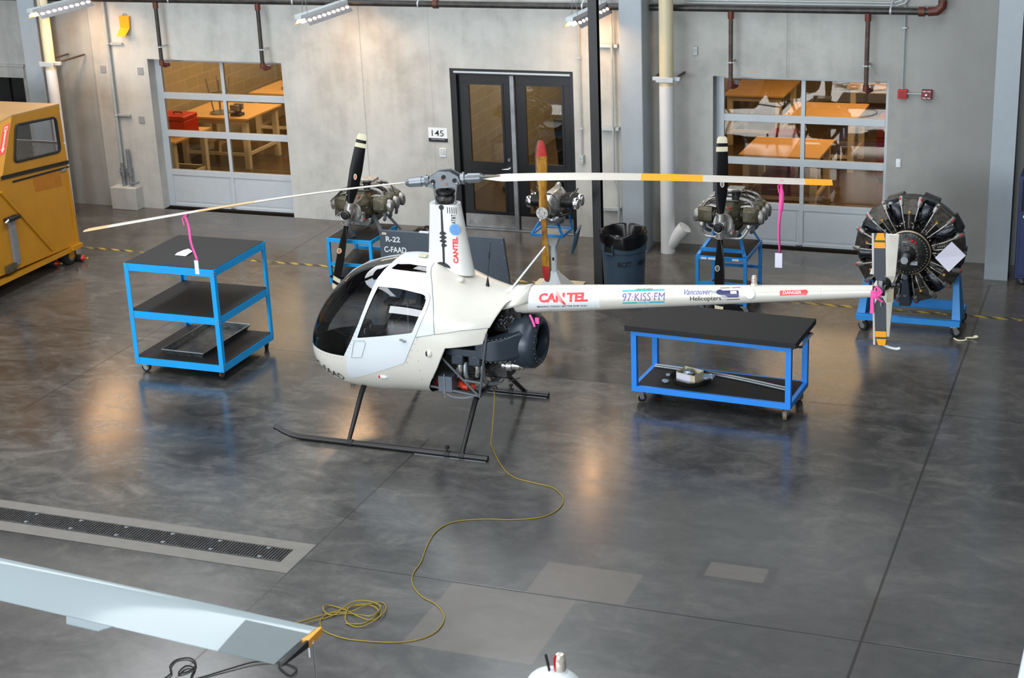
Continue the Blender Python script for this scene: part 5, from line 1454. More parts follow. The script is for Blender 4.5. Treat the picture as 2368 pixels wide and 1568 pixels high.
t = thing('workbench_cart', 'royal blue two-tier trolley with thick black top under the tail boom', 'cart', (2.87, -5.70, 0), rz=math.radians(-3.2))
L2, D2 = .87, .36
MB().b2(-L2 - .05, L2 + .06, -D2 - .05, D2 + .04, .845, .905).build('top', M['mat'], t, bev=.004)
m = MB()
for z0, z1 in ((.785, .845), (.15, .21)):
    m.b2(-L2, L2, -D2, -D2 + .045, z0, z1).b2(-L2, L2, D2 - .045, D2, z0, z1).b2(-L2, -L2 + .045, -D2 + .045, D2 - .045, z0, z1).b2(L2 - .045, L2, -D2 + .045, D2 - .045, z0, z1)
m.build('frame', M['cart2'], t, bev=.003)
for sx in (-1, 1):
    for sy in (-1, 1):
        x, y = sx * (L2 - .03), sy * (D2 - .03)
        MB().box((x, y, .5), (.06, .06, .58)).build('leg', M['cart2'], t, bev=.003)
        caster(t, sx * (L2 - .07), sy * (D2 - .06), .062, .15, (.9 if sx < 0 else 2.0) + sy * .3, 'tread', w_=.022)
MB().b2(-L2 + .045, L2 - .045, -D2 + .045, D2 - .045, .18, .213).build('lower_shelf', M['mat'], t)
m = MB().tube([(L2, -.22, .80), (L2 + .06, -.22, .80), (L2 + .07, -.21, .80)], .014).tube([(L2, .22, .80), (L2 + .06, .22, .80), (L2 + .07, .21, .80)], .014)
m.build('handle_arm', M['black'], t)
MB().cyl((L2 + .065, -.22, .80), (L2 + .065, .22, .80), .011).build('push_handle', M['steel'], t)
def on_cart(x, y, z):
    a = math.radians(-3.2); return (2.87 + x * math.cos(a) - y * math.sin(a), -5.70 + x * math.sin(a) + y * math.cos(a), z)
m = MB()
t = thing('metal_rods', 'pair of long pale metal rods lying along the lower shelf of the royal blue trolley', 'rods', on_cart(0, 0, .225), rz=math.radians(-3.2))
MB().tube([(-.82, .27, .01), (.0, .20, .01), (.78, .02, .01)], .010, 8, sub=6).build('rod', M['conduit'], t)
MB().tube([(-.82, .235, .003), (.0, .165, .003), (.76, -.02, .003)], .009, 8, sub=6).build('rod', M['conduit'], t)
t = thing('parts_pan', 'round black pan holding an open box on the lower shelf of the trolley', 'pan', on_cart(-.31, -.05, .215))
MB().lathe([(.17, .0), (.20, .02), (.22, .055), (.225, .06), (.215, .055), (.19, .015), (.0, .01)], n=32, caps=False).build('pan', M['rubber'], t)
t = thing('parts_box', 'open beige cardboard box with bagged parts in the round black pan', 'box', on_cart(-.31, -.07, .228), rz=-.35)
m = MB(); m.b2(-.12, .12, -.08, .08, 0, .004).b2(-.12, .12, -.08, -.076, 0, .10).b2(-.12, .12, .076, .08, 0, .12).b2(-.12, -.116, -.08, .08, 0, .11).b2(.116, .12, -.08, .08, 0, .11)
m.build('carton', M['card'], t, smooth=0)
MB().b2(-.119, .06, -.083, -.080, .005, .095).build('label_sheet', M['paper'], t)
def crumple(r, seed, sc_=(1, 1, .7)):
    random.seed(seed); m = MB(); m.ball((0, 0, 0), r, 14, sc_)
    for v in m.bm.verts: v.co *= random.uniform(.75, 1.2)
    return m
crumple(.06, 3).build('bagged_part', M['plastic'], t, loc=(-.02, 0, .085), smooth=0)
for x, y, s_, lab in ((-.13, .0, .055, 'larger clear parts bag lying against the cardboard box'), (-.585, .03, .025, 'smaller crumpled clear bag beside the round pan, further back than its twin'), (-.555, -.16, .032, 'small crumpled clear bag beside the round pan, nearest the trolley front')):
    o = crumple(s_, int(x * 100), (1.3, 1, .6)).build('plastic_bag', M['plastic'], loc=on_cart(x, y, .213 + s_ * .55 + (.03 if x > -.2 else 0)), smooth=0)
    tag(o, lab, 'bag')

# ================================================================== engines
def propeller(par, y, ang, m_blade, m_tip, R=1.08, logo='bare', spinner=True, wooden=False):
    """two blades in the plane y, turned by ang about the shaft"""
    RM = Matrix.Rotation(ang, 4, 'Y')
    for s in (1, -1):
        m = MB(); secs = []
        if wooden:
            tab = [(.0, .11, .055, 50), (.10, .125, .06, 45), (.2, .10, .05, 40), (.35, .115, .035, 32), (.55, .14, .024, 26), (.7, .14, .016, 22), (.702, .14, .016, 22), (.82, .11, .012, 19), (.89, .07, .008, 17), (.905, .03, .006, 17)]
        else:
            tab = [(.10, .085, .075, 60), (.16, .09, .06, 50), (.26, .125, .045, 42), (.4, .155, .033, 34), (.6, .165, .024, 27), (.8, .15, .017, 23), (.90, .14, .014, 21), (.902, .14, .014, 21), (.96, .135, .013, 20), (.962, .135, .013, 20), (1.0, .128, .012, 19), (1.002, .128, .012, 19), (1.06, .115, .010, 18), (1.08, .08 if R > 1.05 else .1, .008, 18)]
        k_ = R / tab[-1][0]
        for r, c, h, tw in tab:
            a = math.radians(tw); q = []
            for j in range(12):
                b_ = 2 * PI * j / 12; u = c / 2 * math.cos(b_); v = h / 2 * math.sin(b_)
                q.append(m.bm.verts.new(RM @ Vector((s * (u * math.cos(a) - v * math.sin(a)), y + (u * math.sin(a) + v * math.cos(a)), s * r * k_))))
            secs.append(q)
        for i in range(len(secs) - 1):
            rm = (tab[i][0] + tab[i + 1][0]) / 2
            if wooden: m.mark(1 if rm > .701 else 0)
            else: m.mark(1 if (.901 < rm < .961 or rm > 1.001) else 0)
            m.skin(secs[i], secs[i + 1])
        m.mark(0); m.cap(secs[0], True); m.mark(1); m.cap(secs[-1])
        b = m.build('propeller_blade', [m_blade, m_tip], par, smooth=50)
        if not wooden:
            c0 = RM @ Vector((s * .02, y - .035, s * .52 * k_)); m = MB()
            m.face([c0 + RM @ Vector((.028 * math.cos(a), -.012 * math.cos(a) * s, .040 * math.sin(a))) for a in [2 * PI * j / 18 for j in range(18)]][::1])
            m.build('oval_decal', M['tip'], b)
            m = MB(); c0 = c0 + Vector((0, -.002, 0))
            m.face([c0 + RM @ Vector((.018 * math.cos(a), -.008 * math.cos(a) * s, .031 * math.sin(a))) for a in [2 * PI * j / 18 for j in range(18)]])
            m.build('decal_centre', mat('salmon decal', (.80, .48, .38), .5) if logo == 'salmon' else M['steel'], b)
        else:
            m = MB()
            for i in range(len(tab) - 1):
                r0, c, h, tw = tab[i]; r1, c1, h1, tw1 = tab[i + 1]
                if r0 < .35: continue
                a, a1 = math.radians(tw), math.radians(tw1)
                m.bar(RM @ Vector((-s * c / 2 * math.cos(a), y - c / 2 * math.sin(a), s * r0 * k_)), RM @ Vector((-s * c1 / 2 * math.cos(a1), y - c1 / 2 * math.sin(a1), s * r1 * k_)), .012, .010)
            m.build('metal_edge', M['bare'], b)
            # the grey shod upper tip
    m = MB()
    if wooden:
        m.cyl((0, y - .05, 0), (0, y - .062, 0), .078, n=28).cyl((0, y + .05, 0), (0, y + .065, 0), .078, n=28).cyl((0, y - .062, 0), (0, y - .075, 0), .035, n=16)
        for j in range(8):
            a = j * PI / 4; m.cyl((.055 * math.cos(a), y - .062, .055 * math.sin(a)), (.055 * math.cos(a), y - .073, .055 * math.sin(a)), .009, n=6)
        m.build('propeller_hub', M['castlight'], par)
    else:
        for s in (1, -1):
            q0 = RM @ Vector((0, y, s * .02)); q1 = RM @ Vector((0, y, s * .15)); m.cyl(q0, q1, .062, .052, 20)
            q2 = RM @ Vector((0, y, s * .155)); m.cyl(q1, q2, .058, .058, 20)
        m.cyl((0, y + .10, 0), (0, y - .06, 0), .055, n=20).box((0.03, y - .03, .03), (.07, .08, .05))
        m.build('propeller_hub', M['castlight'], par, bev=.003)
        MB().cyl((0, y - .05, 0), (0, y - .12, 0), .06, .055, 22).cyl((0, y - .12, 0), (0, y - .135, 0), .05, .035, 22).build('hub_dome', M['black'], par, bev=.004)
        m = MB(); m.lathe([(.062, 0), (.062, .01), (.056, .012)], (0, y - .125, 0), (0, 1, 0), 22, False); m.build('hub_ring', M['bolt'], par)

def flat_six(name, lab, loc, tint, ang, logo, scoop=False):
    """engine with its shaft pointing to -y; origin at the crankshaft at the flange"""
    t = thing(name, lab, 'engine', loc)
    m = MB()
    m.loftsec([[Vector((a * w_, y, b * h_ + dz)) for a, b in ((-1, -.5), (-.55, -1), (.55, -1), (1, -.5), (1, .45), (.5, 1), (-.5, 1), (-1, .45))] for y, w_, h_, dz in
               ((.06, .07, .08, 0), (.16, .11, .12, 0), (.24, .15, .16, .01), (.30, .17, .18, .01), (.88, .17, .18, .01), (.95, .14, .15, .0), (1.0, .10, .12, 0))])
    m.build('crankcase', tint, t, bev=.012)
    m = MB().cyl((0, .0, 0), (0, .03, 0), .118, n=36).cyl((0, .03, 0), (0, .05, 0), .126, n=36)
    m.build('starter_ring', M['castlight'], t)
    m = MB()
    for j in range(36):
        a = 2 * PI * j / 36; m.box((.128 * math.cos(a), .04, .128 * math.sin(a)), (.008, .018, .008))
    m.build('ring_teeth', M['steel'], t)
    MB().cyl((0, -.06, 0), (0, .02, 0), .05, n=20).build('crankshaft_flange', M['castlight'], t)
    MB().loftsec([[Vector((a * w_, .30 + b * d_, z)) for a, b in ((-1, 0), (1, 0), (1, 1), (-1, 1))] for z, w_, d_ in ((-.15, .15, .50), (-.22, .14, .5), (-.27, .10, .4))]).build('oil_sump', M['alu'], t, bev=.015)
    MB().b2(-.10, .12, .10, .2, -.17, -.03).build('nose_case', M['castlight'], t, bev=.02)
    for s in (-1, 1):
        for k in range(3):
            y = .34 + k * .21 + (.04 if s > 0 else 0)
            m = MB()
            for j in range(6): m.cyl((s * (.17 + j * .022), y, .03), (s * (.18 + j * .022), y, .03), .092, n=22)
            m.cyl((s * .16, y, .03), (s * .30, y, .03), .068, n=20)
            c = m.build('cylinder', M['engbrown'], t)
            m = MB().loftsec([[Vector((s * x, y + a * w_, .03 + b * h_)) for a, b in ((-1, -.6), (-.6, -1), (.6, -1), (1, -.6), (1, .6), (.6, 1), (-.6, 1), (-1, .6))] for x, w_, h_ in ((.20, .098, .105), (.30, .10, .11), (.36, .085, .10), (.40, .06, .085))])
            m.build('cylinder_head', tint, c, bev=.006)
            m = MB().loftsec([[Vector((s * x, y + a * w_, .02 + b * h_ - (x - .39) * .2)) for a, b in [(math.cos(2 * PI * q / 14), math.sin(2 * PI * q / 14)) for q in range(14)]] for x, w_, h_ in ((.39, .062, .085), (.42, .064, .088), (.455, .055, .078), (.47, .035, .055))])
            m.build('rocker_cover', M['alu'], c)
            MB().tube([(s * .16, y - .02, .13), (s * .25, y - .02, .145), (s * .37, y - .01, .115)], .012, 8).tube([(s * .16, y + .03, .13), (s * .25, y + .03, .145), (s * .37, y + .03, .115)], .012, 8).build('pushrod_tube', M['castlight'], c)
            MB().tube([(s * .33, y, .13), (s * .28, y, .20), (s * .14, y, .235)], .022, 10, sub=3).build('intake_pipe', M['alu'], c)
            MB().tube([(s * .33, y, -.07), (s * .32, y + .03, -.16), (s * .27, y + .12, -.21)], .024, 10, sub=3).build('exhaust_pipe', M['steel'], c)
    MB().b2(-.13, .13, .36, .86, .19, .245).b2(-.09, .09, .40, .52, .245, .28).build('intake_plenum', M['alu'], t, bev=.02)
    for x, y in ((-.09, .40), (.09, .38)):
        MB().cyl((x, y, .22), (x, y, .31), .055, n=20).cyl((x, y, .31), (x, y, .33), .06, n=20).build('accessory_case', M['engdark'], t, bev=.006)
    MB().b2(-.05, .16, .42, .64, .30, .335).build('top_cover', M['castlight'], t, bev=.008)
    m = MB(); random.seed(len(name) + int(loc[0] * 10))
    for k in range(14):
        s = random.choice((-1, 1)); y = random.uniform(.25, .8)
        m.tube([(s * .05, y, .24), (s * random.uniform(.15, .25), y + random.uniform(-.1, .1), random.uniform(.18, .27)), (s * random.uniform(.3, .4), y + random.uniform(-.1, .1), random.uniform(.06, .14))], .006, 6, sub=4)
    m.build('ignition_leads', M['engdark'], t)
    m = MB()
    for k in range(20):
        a = 2 * PI * k / 20; m.ball((.135 * math.cos(a), .215, .01 + .14 * math.sin(a)), .009, 6)
    m.build('case_bolts', M['bolt'], t)
    m = MB().ball((.07, .12, .17), .018, 8).ball((.12, .14, -.13), .018, 8); m.build('red_plug', M['red'], t)
    if scoop:
        MB().b2(-.40, -.20, .30, .52, -.15, -.02).build('air_box', M['olive'], t)
        MB().bar((-.40, .295, -.15), (-.20, .295, -.02), .01, .01).b2(-.41, -.19, .29, .30, -.16, -.145).b2(-.41, -.19, .29, .30, -.025, -.01).b2(-.41, -.40, .29, .30, -.15, -.02).build('box_rim', M['castlight'], t)
    else:
        MB().tube([(-.30, .10, -.06), (-.29, .12, -.16), (-.20, .13, -.20), (.15, .13, -.21), (.24, .14, -.18), (.31, .16, -.08)], .02, 10, sub=4).ball((-.30, .10, -.05), .035, 12).ball((.31, .16, -.07), .035, 12).build('exhaust_crossover', M['castlight'], t)
    for ch in t.children: ch.scale = (.93, .86, 1)
    propeller(t, -.10, ang, M['prop'], M['tip'], 1.09, logo)
    return t
e3 = flat_six('aircraft_engine', 'grey brown flat six engine with an upright black propeller on blue wheeled stand', (2.22, -3.02, 1.20), M['olive'], math.radians(1.0), 'bare')
e1 = flat_six('aircraft_engine', 'olive flat six engine with tilted black propeller near the grey board', (-2.62, -3.27, 1.13), M['olive'], math.radians(15), 'salmon', True)

def stand(lab, x0, x1, y0, y1, zt, mcol, feet_r=.05, shelf=True, sub='stand'):
    t = thing('engine_stand', lab, 'stand', ((x0 + x1) / 2, (y0 + y1) / 2, 0))
    a, b = (x1 - x0) / 2, (y1 - y0) / 2
    m = MB().b2(-a, a, -b, -b + .035, zt - .05, zt).b2(-a, a, b - .035, b, zt - .05, zt).b2(-a, -a + .035, -b, b, zt - .05, zt).b2(a - .035, a, -b, b, zt - .05, zt)
    m.build('top_frame', mcol, t, bev=.003)
    MB().b2(-a + .02, a - .02, -b + .02, b - .02, zt - .006, zt + .006).build('top_sheet', M['mat'], t)
    for sx in (-1, 1):
        for sy in (-1, 1):
            MB().box((sx * (a - .02), sy * (b - .02), (zt + .12) / 2 - .02), (.04, .04, zt - .14)).build('leg', mcol, t, bev=.002)
            caster(t, sx * (a - .04), sy * (b - .04), feet_r, .11, .4)
    m = MB()
    for z in (.14, .36): m.b2(-a, a, -b, -b + .03, z, z + .04).b2(-a, a, b - .03, b, z, z + .04)
    m.b2(-a, -a + .03, -b, b, .14, .18).b2(a - .03, a, -b, b, .14, .18)
    m.build('lower_rail', mcol, t)
    if shelf: MB().b2(-a + .02, a - .02, -b + .02, b - .02, .17, .185).build('lower_shelf', M['black'], t)
    return t
st = stand('blue wheeled stand under the flat six engine with the upright propeller', 1.84, 2.48, -2.86, -2.02, .73, M['stand'])
m = MB()
for sx in (-1, 1): m.bar((sx * .29, -.40, .735), (sx * .10, -.02, 1.04), .045, .02).bar((sx * .29, .38, .735), (sx * .12, .34, 1.02), .045, .02)
m.bar((-.27, -.36, .80), (.27, -.36, .80), .04, .04)
m.build('engine_mount', M['stand'], st)
m = MB(); m.b2(-.25, -.18, -.4225, -.4205, .69, .715).b2(-.16, -.06, -.4225, -.4205, .69, .715).b2(.14, .22, -.4225, -.4205, .69, .715); m.build('label_sticker', M['decalwhite'], st)
st = stand('blue wheeled stand under the olive engine with the tilted propeller', -3.05, -2.40, -3.22, -2.40, .73, M['cart'])
MB().hexa([(-.30, -.44, .20), (.30, -.44, .20), (.30, .30, .36), (-.30, .30, .36), (-.30, -.44, .22), (.30, -.44, .22), (.30, .30, .38), (-.30, .30, .38)]).build('tilted_tray', M['black'], st)
m = MB()
for sx, x1 in ((-.22, -.02), (.22, .40)): m.bar((sx + .25, -.30, .735), (sx, -.1, 1.02), .05, .03).bar((sx + .25, .2, .735), (sx + .05, .1, 1.02), .05, .03)
m.build('engine_mount', M['hub'], st)

# four cylinder engine with the wooden propeller
t = thing('aircraft_engine', 'small engine with chrome end covers and a wooden propeller in front of door 145', 'engine', (-.08, -2.93, 1.20))
m = MB(); m.loftsec([[Vector((a * w_, y, b * h_ + .04)) for a, b in ((-1, -.5), (-.5, -1), (.5, -1), (1, -.5), (1, .4), (.45, 1), (-.45, 1), (-1, .4))] for y, w_, h_ in ((.08, .06, .07), (.18, .10, .12), (.24, .12, .15), (.62, .12, .15), (.70, .09, .12))])
m.build('crankcase', M['castlight'], t, bev=.012)
m = MB()
for k in range(14):
    a = PI * .1 + PI * .8 * k / 13; m.ball((.115 * math.cos(a) - .01, .20, .04 + .135 * math.sin(a)), .012, 6)
m.build('case_bolts', M['engdark'], t)
MB().cyl((0, -.02, 0), (0, .12, 0), .035, n=16).build('propeller_shaft', M['steel'], t)
for s in (-1, 1):
    for k in range(2):
        y = .32 + k * .22 + (.03 if s > 0 else 0); m = MB()
        for j in range(9): m.cyl((s * (.12 + j * .019), y, .05), (s * (.128 + j * .019), y, .05), .078, n=22)
        m.cyl((s * .11, y, .05), (s * .29, y, .05), .06, n=20)
        c = m.build('cylinder', M['engdark'], t)
        MB().loftsec([[Vector((s * x, y + math.cos(a) * w_, .035 + math.sin(a) * h_)) for a in [2 * PI * q / 14 for q in range(14)]] for x, w_, h_ in ((.29, .058, .075), (.33, .06, .08), (.355, .048, .066), (.365, .03, .045))]).build('rocker_cover', M['chrome'], c)
        MB().cyl((s * .24, y, .12), (s * .29, y - .01, .19), .012, n=8).build('spark_plug', M['chrome'], c)
        MB().tube([(s * .25, y, -.02), (s * .24, y + .02, -.09), (s * .12, y, -.13), (0, y - .05, -.15)], .018, 8, sub=3).build('intake_pipe', M['engdark'], c)
MB().cyl((.02, .52, .20), (.02, .58, .22), .04).tube([(.08, .4, .2), (.13, .36, .22), (.16, .34, .16)], .018, 8, sub=3).build('oil_filler', M['castlight'], t)
MB().ball((.0, .42, -.19), .13, 20, (1.05, 1.2, .72)).build('oil_tank', mat('brushed silver tank', (.62, .63, .64), .28, .8), t)
m = MB(); m.cyl((-.03, -.075, -.10), (.0, -.09, .08), .010).ball((-.055, -.06, -.12), .022, 10); m.build('locking_pin', M['chrome'], t)
for ch in t.children: ch.scale = (.97, .82, 1)
propeller(t, -.06, math.radians(-.5), M['wood'], M['propred'], .915, wooden=True)
t = thing('pedestal_stand', 'white pillar pedestal with blue cradle under the wooden propeller engine', 'stand', (-.15, -2.47, 0))
MB().b2(-.34, .30, -.34, .36, .005, .03).build('base_board', M['card'], t)
MB().loftsec([[Vector((sx * w_, sy * w_, z)) for sx, sy in ((-1, -1), (1, -1), (1, 1), (-1, 1))] for z, w_ in ((.03, .20), (.05, .19), (.24, .05), (.26, .045))]).build('gusset', M['white'], t)
MB().cyl((0, 0, .2), (0, 0, .78), .04, n=20).hexa([(-.03, -.03, .60), (.03, -.03, .60), (.03, .03, .60), (-.03, .03, .60), (-.12, -.12, .78), (.12, -.12, .78), (.12, .12, .78), (-.12, .12, .78)]).build('pillar', M['white'], t)
m = MB().b2(-.24, .20, -.20, -.17, .78, .81).b2(-.24, .20, .17, .20, .78, .81).b2(-.24, -.21, -.2, .2, .78, .81).b2(.17, .20, -.2, .2, .78, .81)
m.bar((-.23, -.18, .80), (-.06, -.05, 1.10), .03, .02).bar((.19, -.18, .80), (.02, -.05, 1.08), .03, .02).bar((.19, .18, .80), (.16, .15, 1.10), .03, .02).bar((-.23, .18, .80), (-.06, .10, 1.10), .03, .02)
m.build('cradle', M['stand'], t)
MB().b2(-.21, .17, -.17, .17, .785, .795).build('cradle_sheet', M['steel'], t)
MB().hexa([(.24, -.02, .52), (.27, -.02, .52), (.27, .16, .62), (.24, .16, .62), (.30, -.02, .80), (.33, -.02, .80), (.33, .16, .86), (.30, .16, .86)]).build('side_plate', mat('dark teal plate', (.14, .34, .42), .45), t)
MB().b2(-.012, .012, -.045, -.038, .42, .46).build('label_sticker', M['black'], t)

# radial engine
RX, RY, RZ_ = 4.45, -3.0, 1.055
t = thing('radial_engine', 'large black radial aircraft engine with a white pad hung on it', 'engine', (RX, RY, RZ_))
m = MB().lathe([(.10, -.32), (.20, -.31), (.255, -.27), (.27, -.2), (.30, -.1), (.32, .1), (.28, .3)], (0, 0, 0), (0, 1, 0), 40); m.build('crankcase', M['engdark'], t)
MB().lathe([(.262, -.262), (.278, -.258), (.280, -.235), (.27, -.23)], (0, 0, 0), (0, 1, 0), 48, False).build('case_ring', mat('dull brass ring', (.52, .48, .40), .35, .7), t)
MB().lathe([(.055, -.40), (.06, -.37), (.085, -.35), (.11, -.335), (.11, -.31)], (0, 0, 0), (0, 1, 0), 28).build('reduction_gear_nose', M['engdark'], t)
MB().cyl((0, -.50, -.02), (0, -.38, -.0), .035, n=20).cyl((0, -.52, -.02), (0, -.50, -.02), .045, n=20).build('propeller_shaft', M['steel'], t)
m = MB()
for k in range(40):
    a = 2 * PI * k / 40; m.ball((.235 * math.cos(a), -.29, .235 * math.sin(a)), .008, 6)
for k in range(16):
    a = 2 * PI * k / 16; m.ball((.125 * math.cos(a), -.335, .125 * math.sin(a)), .008, 6)
m.build('case_bolts', M['bolt'], t)
MB().b2(-.06, .0, -.325, -.31, .14, .165).build('data_plate', M['bare'], t)
MB().b2(.05, .13, -.325, -.31, -.13, -.08).build('oval_plate', M['steel'], t)
m = MB().ball((.06, -.33, .17), .018, 8).ball((.10, -.33, .15), .014, 8).ball((.01, -.33, .19), .01, 6); m.build('red_cap', M['red'], t)
def polar(r, a, y, q=0): return Vector((r * math.cos(a) - q * math.sin(a), y, r * math.sin(a) + q * math.cos(a)))
for row in (0, 1):
    for k in range(9):
        a = PI / 2 + 2 * PI * k / 9 + (0 if row == 0 else PI / 9)
        if row == 0 and False: continue
        y0 = -.12 if row == 0 else .14
        m = MB()
        for j in range(9):
            r = .30 + j * .026; m.cyl(polar(r, a, y0), polar(r + .012, a, y0), .092, n=18)
        m.cyl(polar(.28, a, y0), polar(.55, a, y0), .075, n=18)
        c = m.build('cylinder', M['engbrown'], t)
        hd = MB(); hd.hexa([polar(.46, a, y0 - .11, -.095), polar(.46, a, y0 - .11, .095), polar(.46, a, y0 + .10, .10), polar(.46, a, y0 + .10, -.10), polar(.645, a, y0 - .04, -.105), polar(.645, a, y0 - .04, .105), polar(.645, a, y0 + .08, .105), polar(.645, a, y0 + .08, -.105)])
        hd.build('cylinder_head', M['engbrown'] if row == 0 else M['engdark'], c, bev=.012)
        if row == 0:
            for s in (-1, 1):
                m = MB().tube([polar(.285, a, -.22, s * .045), polar(.44, a, -.235, s * .075), polar(.575, a, -.20, s * .105)], [.009, .010, .012], 10)
                m.build('pushrod_tube', M['alu'], c)
                MB().tube([polar(.56, a, -.20, s * .10), polar(.60, a, -.17, s * .112), polar(.65, a, -.12, s * .115)], [.026, .034, .028], 12).build('rocker_box', M['alu'], c)
                MB().ball(polar(.635, a, -.17, s * .125), .016, 8).build('rocker_cap', M['red'] if (k + s) % 3 else M['rustpipe'], c)
            MB().cyl(polar(.50, a, -.24), polar(.50, a, -.20), .016, n=10).build('spark_plug', mat('brass plug', (.70, .52, .16), .4, .5) if k == 0 else bpy.data.materials['brass plug'], c)
            m = MB().tube([polar(.29, a, -.20, 0), polar(.33, a, -.26, 0), polar(.49, a, -.25, 0)], .006, 6, sub=3)
            m.build('ignition_lead', M['castlight'], c)
        else:
            m = MB(); m.loftsec([[polar(r, a, y_, q_) for y_, q_ in ((yy, -w_), (yy - .012, 0), (yy, w_), (yy + .02, 0))] for r, w_, yy in ((.34, .045, -.10), (.46, .06, -.12), (.60, .07, -.10), (.635, .06, -.05))])
            m.build('cooling_baffle', M['baffle'], c)
m = MB(); m.lathe([(.60, -.02), (.640, .0), (.640, .10), (.60, .12)], (0, 0, 0), (0, 1, 0), 54, False)
m.build('baffle_ring', M['engdark'], t)
MB().lathe([(.30, .25), (.50, .28), (.50, .34), (.25, .4)], (0, 0, 0), (0, 1, 0), 36).build('rear_case', M['engdark'], t)
MB().hexa([(-.075, -.30, -.66), (.065, -.30, -.66), (.065, -.12, -.66), (-.075, -.12, -.66), (-.03, -.36, -.30), (.03, -.36, -.30), (.03, -.12, -.30), (-.03, -.12, -.30)]).cyl((0, -.34, -.27), (0, -.40, -.27), .035, n=16).cyl((-.005, -.31, -.52), (-.005, -.325, -.52), .03, n=16).build('oil_sump', M['fan'], t, bev=.012)
random.seed(5); m = MB()
for k in range(46):
    a = random.uniform(0, 2 * PI); r = random.uniform(.28, .36); m.tube([polar(r, a, -.22), polar(r + .05, a + random.uniform(-.2, .2), -.25), polar(r + random.uniform(.05, .14), a + random.uniform(-.25, .25), -.22)], .006, 6, sub=3)
m.build('ignition_harness', M['engdark'], t)
m = MB()
for k in range(60):
    a = random.uniform(0, 2 * PI); m.ball(polar(random.uniform(.29, .38), a, -.235), random.uniform(.006, .014), 6)
m.build('harness_fitting', M['castlight'], t)
t.scale = (.955, .955, .955)
P = [(4.90 + dx, -3.42, z) for dx, z in ((.055, 1.27), (.215, 1.12), (.04, .92), (-.12, 1.07))]
tag(MB().hexa([(p[0], p[1] + (0 if p[2] > 1 else -.02), p[2]) for p in P] + [(p[0], p[1] + .012, p[2]) for p in P]).build('paper_pad', M['paper'], smooth=0), 'white paper pad hung askew on the radial engine', 'paper')
t = thing('engine_stand', 'blue wheeled stand carrying the large radial engine', 'stand', (4.45, -2.72, 0))
m = MB().b2(-.60, .60, -.33, -.25, .13, .20).b2(-.52, .55, .27, .33, .13, .20).b2(-.60, -.50, -.33, .33, .13, .20).b2(.50, .60, -.33, .33, .13, .20)
m.build('base_frame', M['stand'], t, bev=.004)
for s in (-1, 1):
    m = MB().hexa([(s * .50, -.28, .20), (s * .60, -.28, .20), (s * .60, .10, .20), (s * .50, .10, .20), (s * .47, -.06, .80), (s * .53, -.06, .80), (s * .53, .04, .80), (s * .47, .04, .80)])
    m.build('upright', M['stand'], t, bev=.004)
    MB().bar((s * .50, 0, .80), (s * .22, .05, 1.03), .06, .06).build('mounting_arm', M['stand'], t)
    for y in (-.29, .29): caster(t, s * .53, y, .062, .13, .5 * s, 'rubber', w_=.03)
MB().bar((-.5, .05, .30), (.5, .05, .30), .04, .06).bar((-.5, .05, 1.03), (.5, .05, 1.03), .07, .07).build('cross_beam', M['stand'], t)
tag(MB().tube([(5.00, -3.10, .012), (5.06, -3.16, .012), (5.14, -3.12, .012), (5.13, -3.05, .012), (5.20, -3.03, .015), (5.24, -3.03, .02)], .010, 6, sub=4).ball((5.24, -3.03, .03), .03, 8, (1, .7, .6)).build('tie_cord', M['tip']), 'short white cord end lying by a front wheel of the radial engine stand', 'cord')

# ================================================================== other objects by the wall
def lined_bin(x, y, r, h, lab, letters):
    t = thing('trash_can', lab, 'bin', (x, y, 0))
    k = h / .82
    m = MB().lathe([(r * .84, .0), (r * .86, .02), (r * .95, .60 * k), (r * .99, .605 * k), (r * 1.0, .70 * k), (r * 1.0, .80 * k), (r * 1.03, .81 * k), (r * 1.03, .82 * k), (r * .97, .82 * k), (r * .93, .6 * k), (r * .8, .03)], n=44, caps=False)
    m.build('bin_body', M['bin'], t)
    for a in (-1.95, 1.2):
        c_, s_ = math.cos(a), math.sin(a); q = Matrix.Rotation(a, 4, 'Z')
        m = MB()
        for b_ in ((r * .97, r * 1.07, -.075, -.06, .60, .72), (r * .97, r * 1.07, .06, .075, .60, .72), (r * .97, r * 1.07, -.075, .075, .595, .615)): m.b2(b_[0], b_[1], b_[2], b_[3], b_[4] * k, b_[5] * k, q)
        m.build('bin_handle', M['bin'], t, bev=.004)
        MB().b2(r * .985, r * 1.005, -.06, .06, .615 * k, .70 * k, q).build('handle_recess', M['black'], t)
    m = MB(); R_ = []
    random.seed(int(x * 10))
    prof = [(1.035, .70), (1.05, .74), (1.04, .80), (1.05, .835), (1.0, .85), (.93, .835), (.86, .70), (.70, .62), (.3, .58)]
    for i, (rr, z) in enumerate(prof):
        ring = []
        for j in range(40):
            a = 2 * PI * j / 40; wv = math.sin(a * 5 + i) * .012 + random.uniform(-.008, .008)
            zz = z * k + (math.sin(a * 2 + .6) * .03 - .01 if i == 0 else random.uniform(-.006, .006))
            ring.append(m.bm.verts.new(((rr + wv) * r * math.cos(a), (rr + wv) * r * math.sin(a), zz)))
        R_.append(ring)
    for i in range(len(R_) - 1): m.skin(R_[i], R_[i + 1])
    m.cap(R_[-1])
    m.build('bin_liner', M['bag'], t, smooth=60)
    if letters:
        for s_, a0, L in (('BCIT', -PI / 2 + .02, .17), ('AERO', -PI / 2 + .95, .17)):
            bmx = text_bm(s_, (L, .065), bold=.02)
            bm_obj(bmx, 'lettering', M['ink'], t, lambda c, a0=a0: Vector((math.cos(a0 + c.x / (r * .93)) * (r * (.865 + (.44 + c.y) * .14) + .004), math.sin(a0 + c.x / (r * .93)) * (r * (.865 + (.44 + c.y) * .14) + .004), .44 * k + c.y)))
    return t
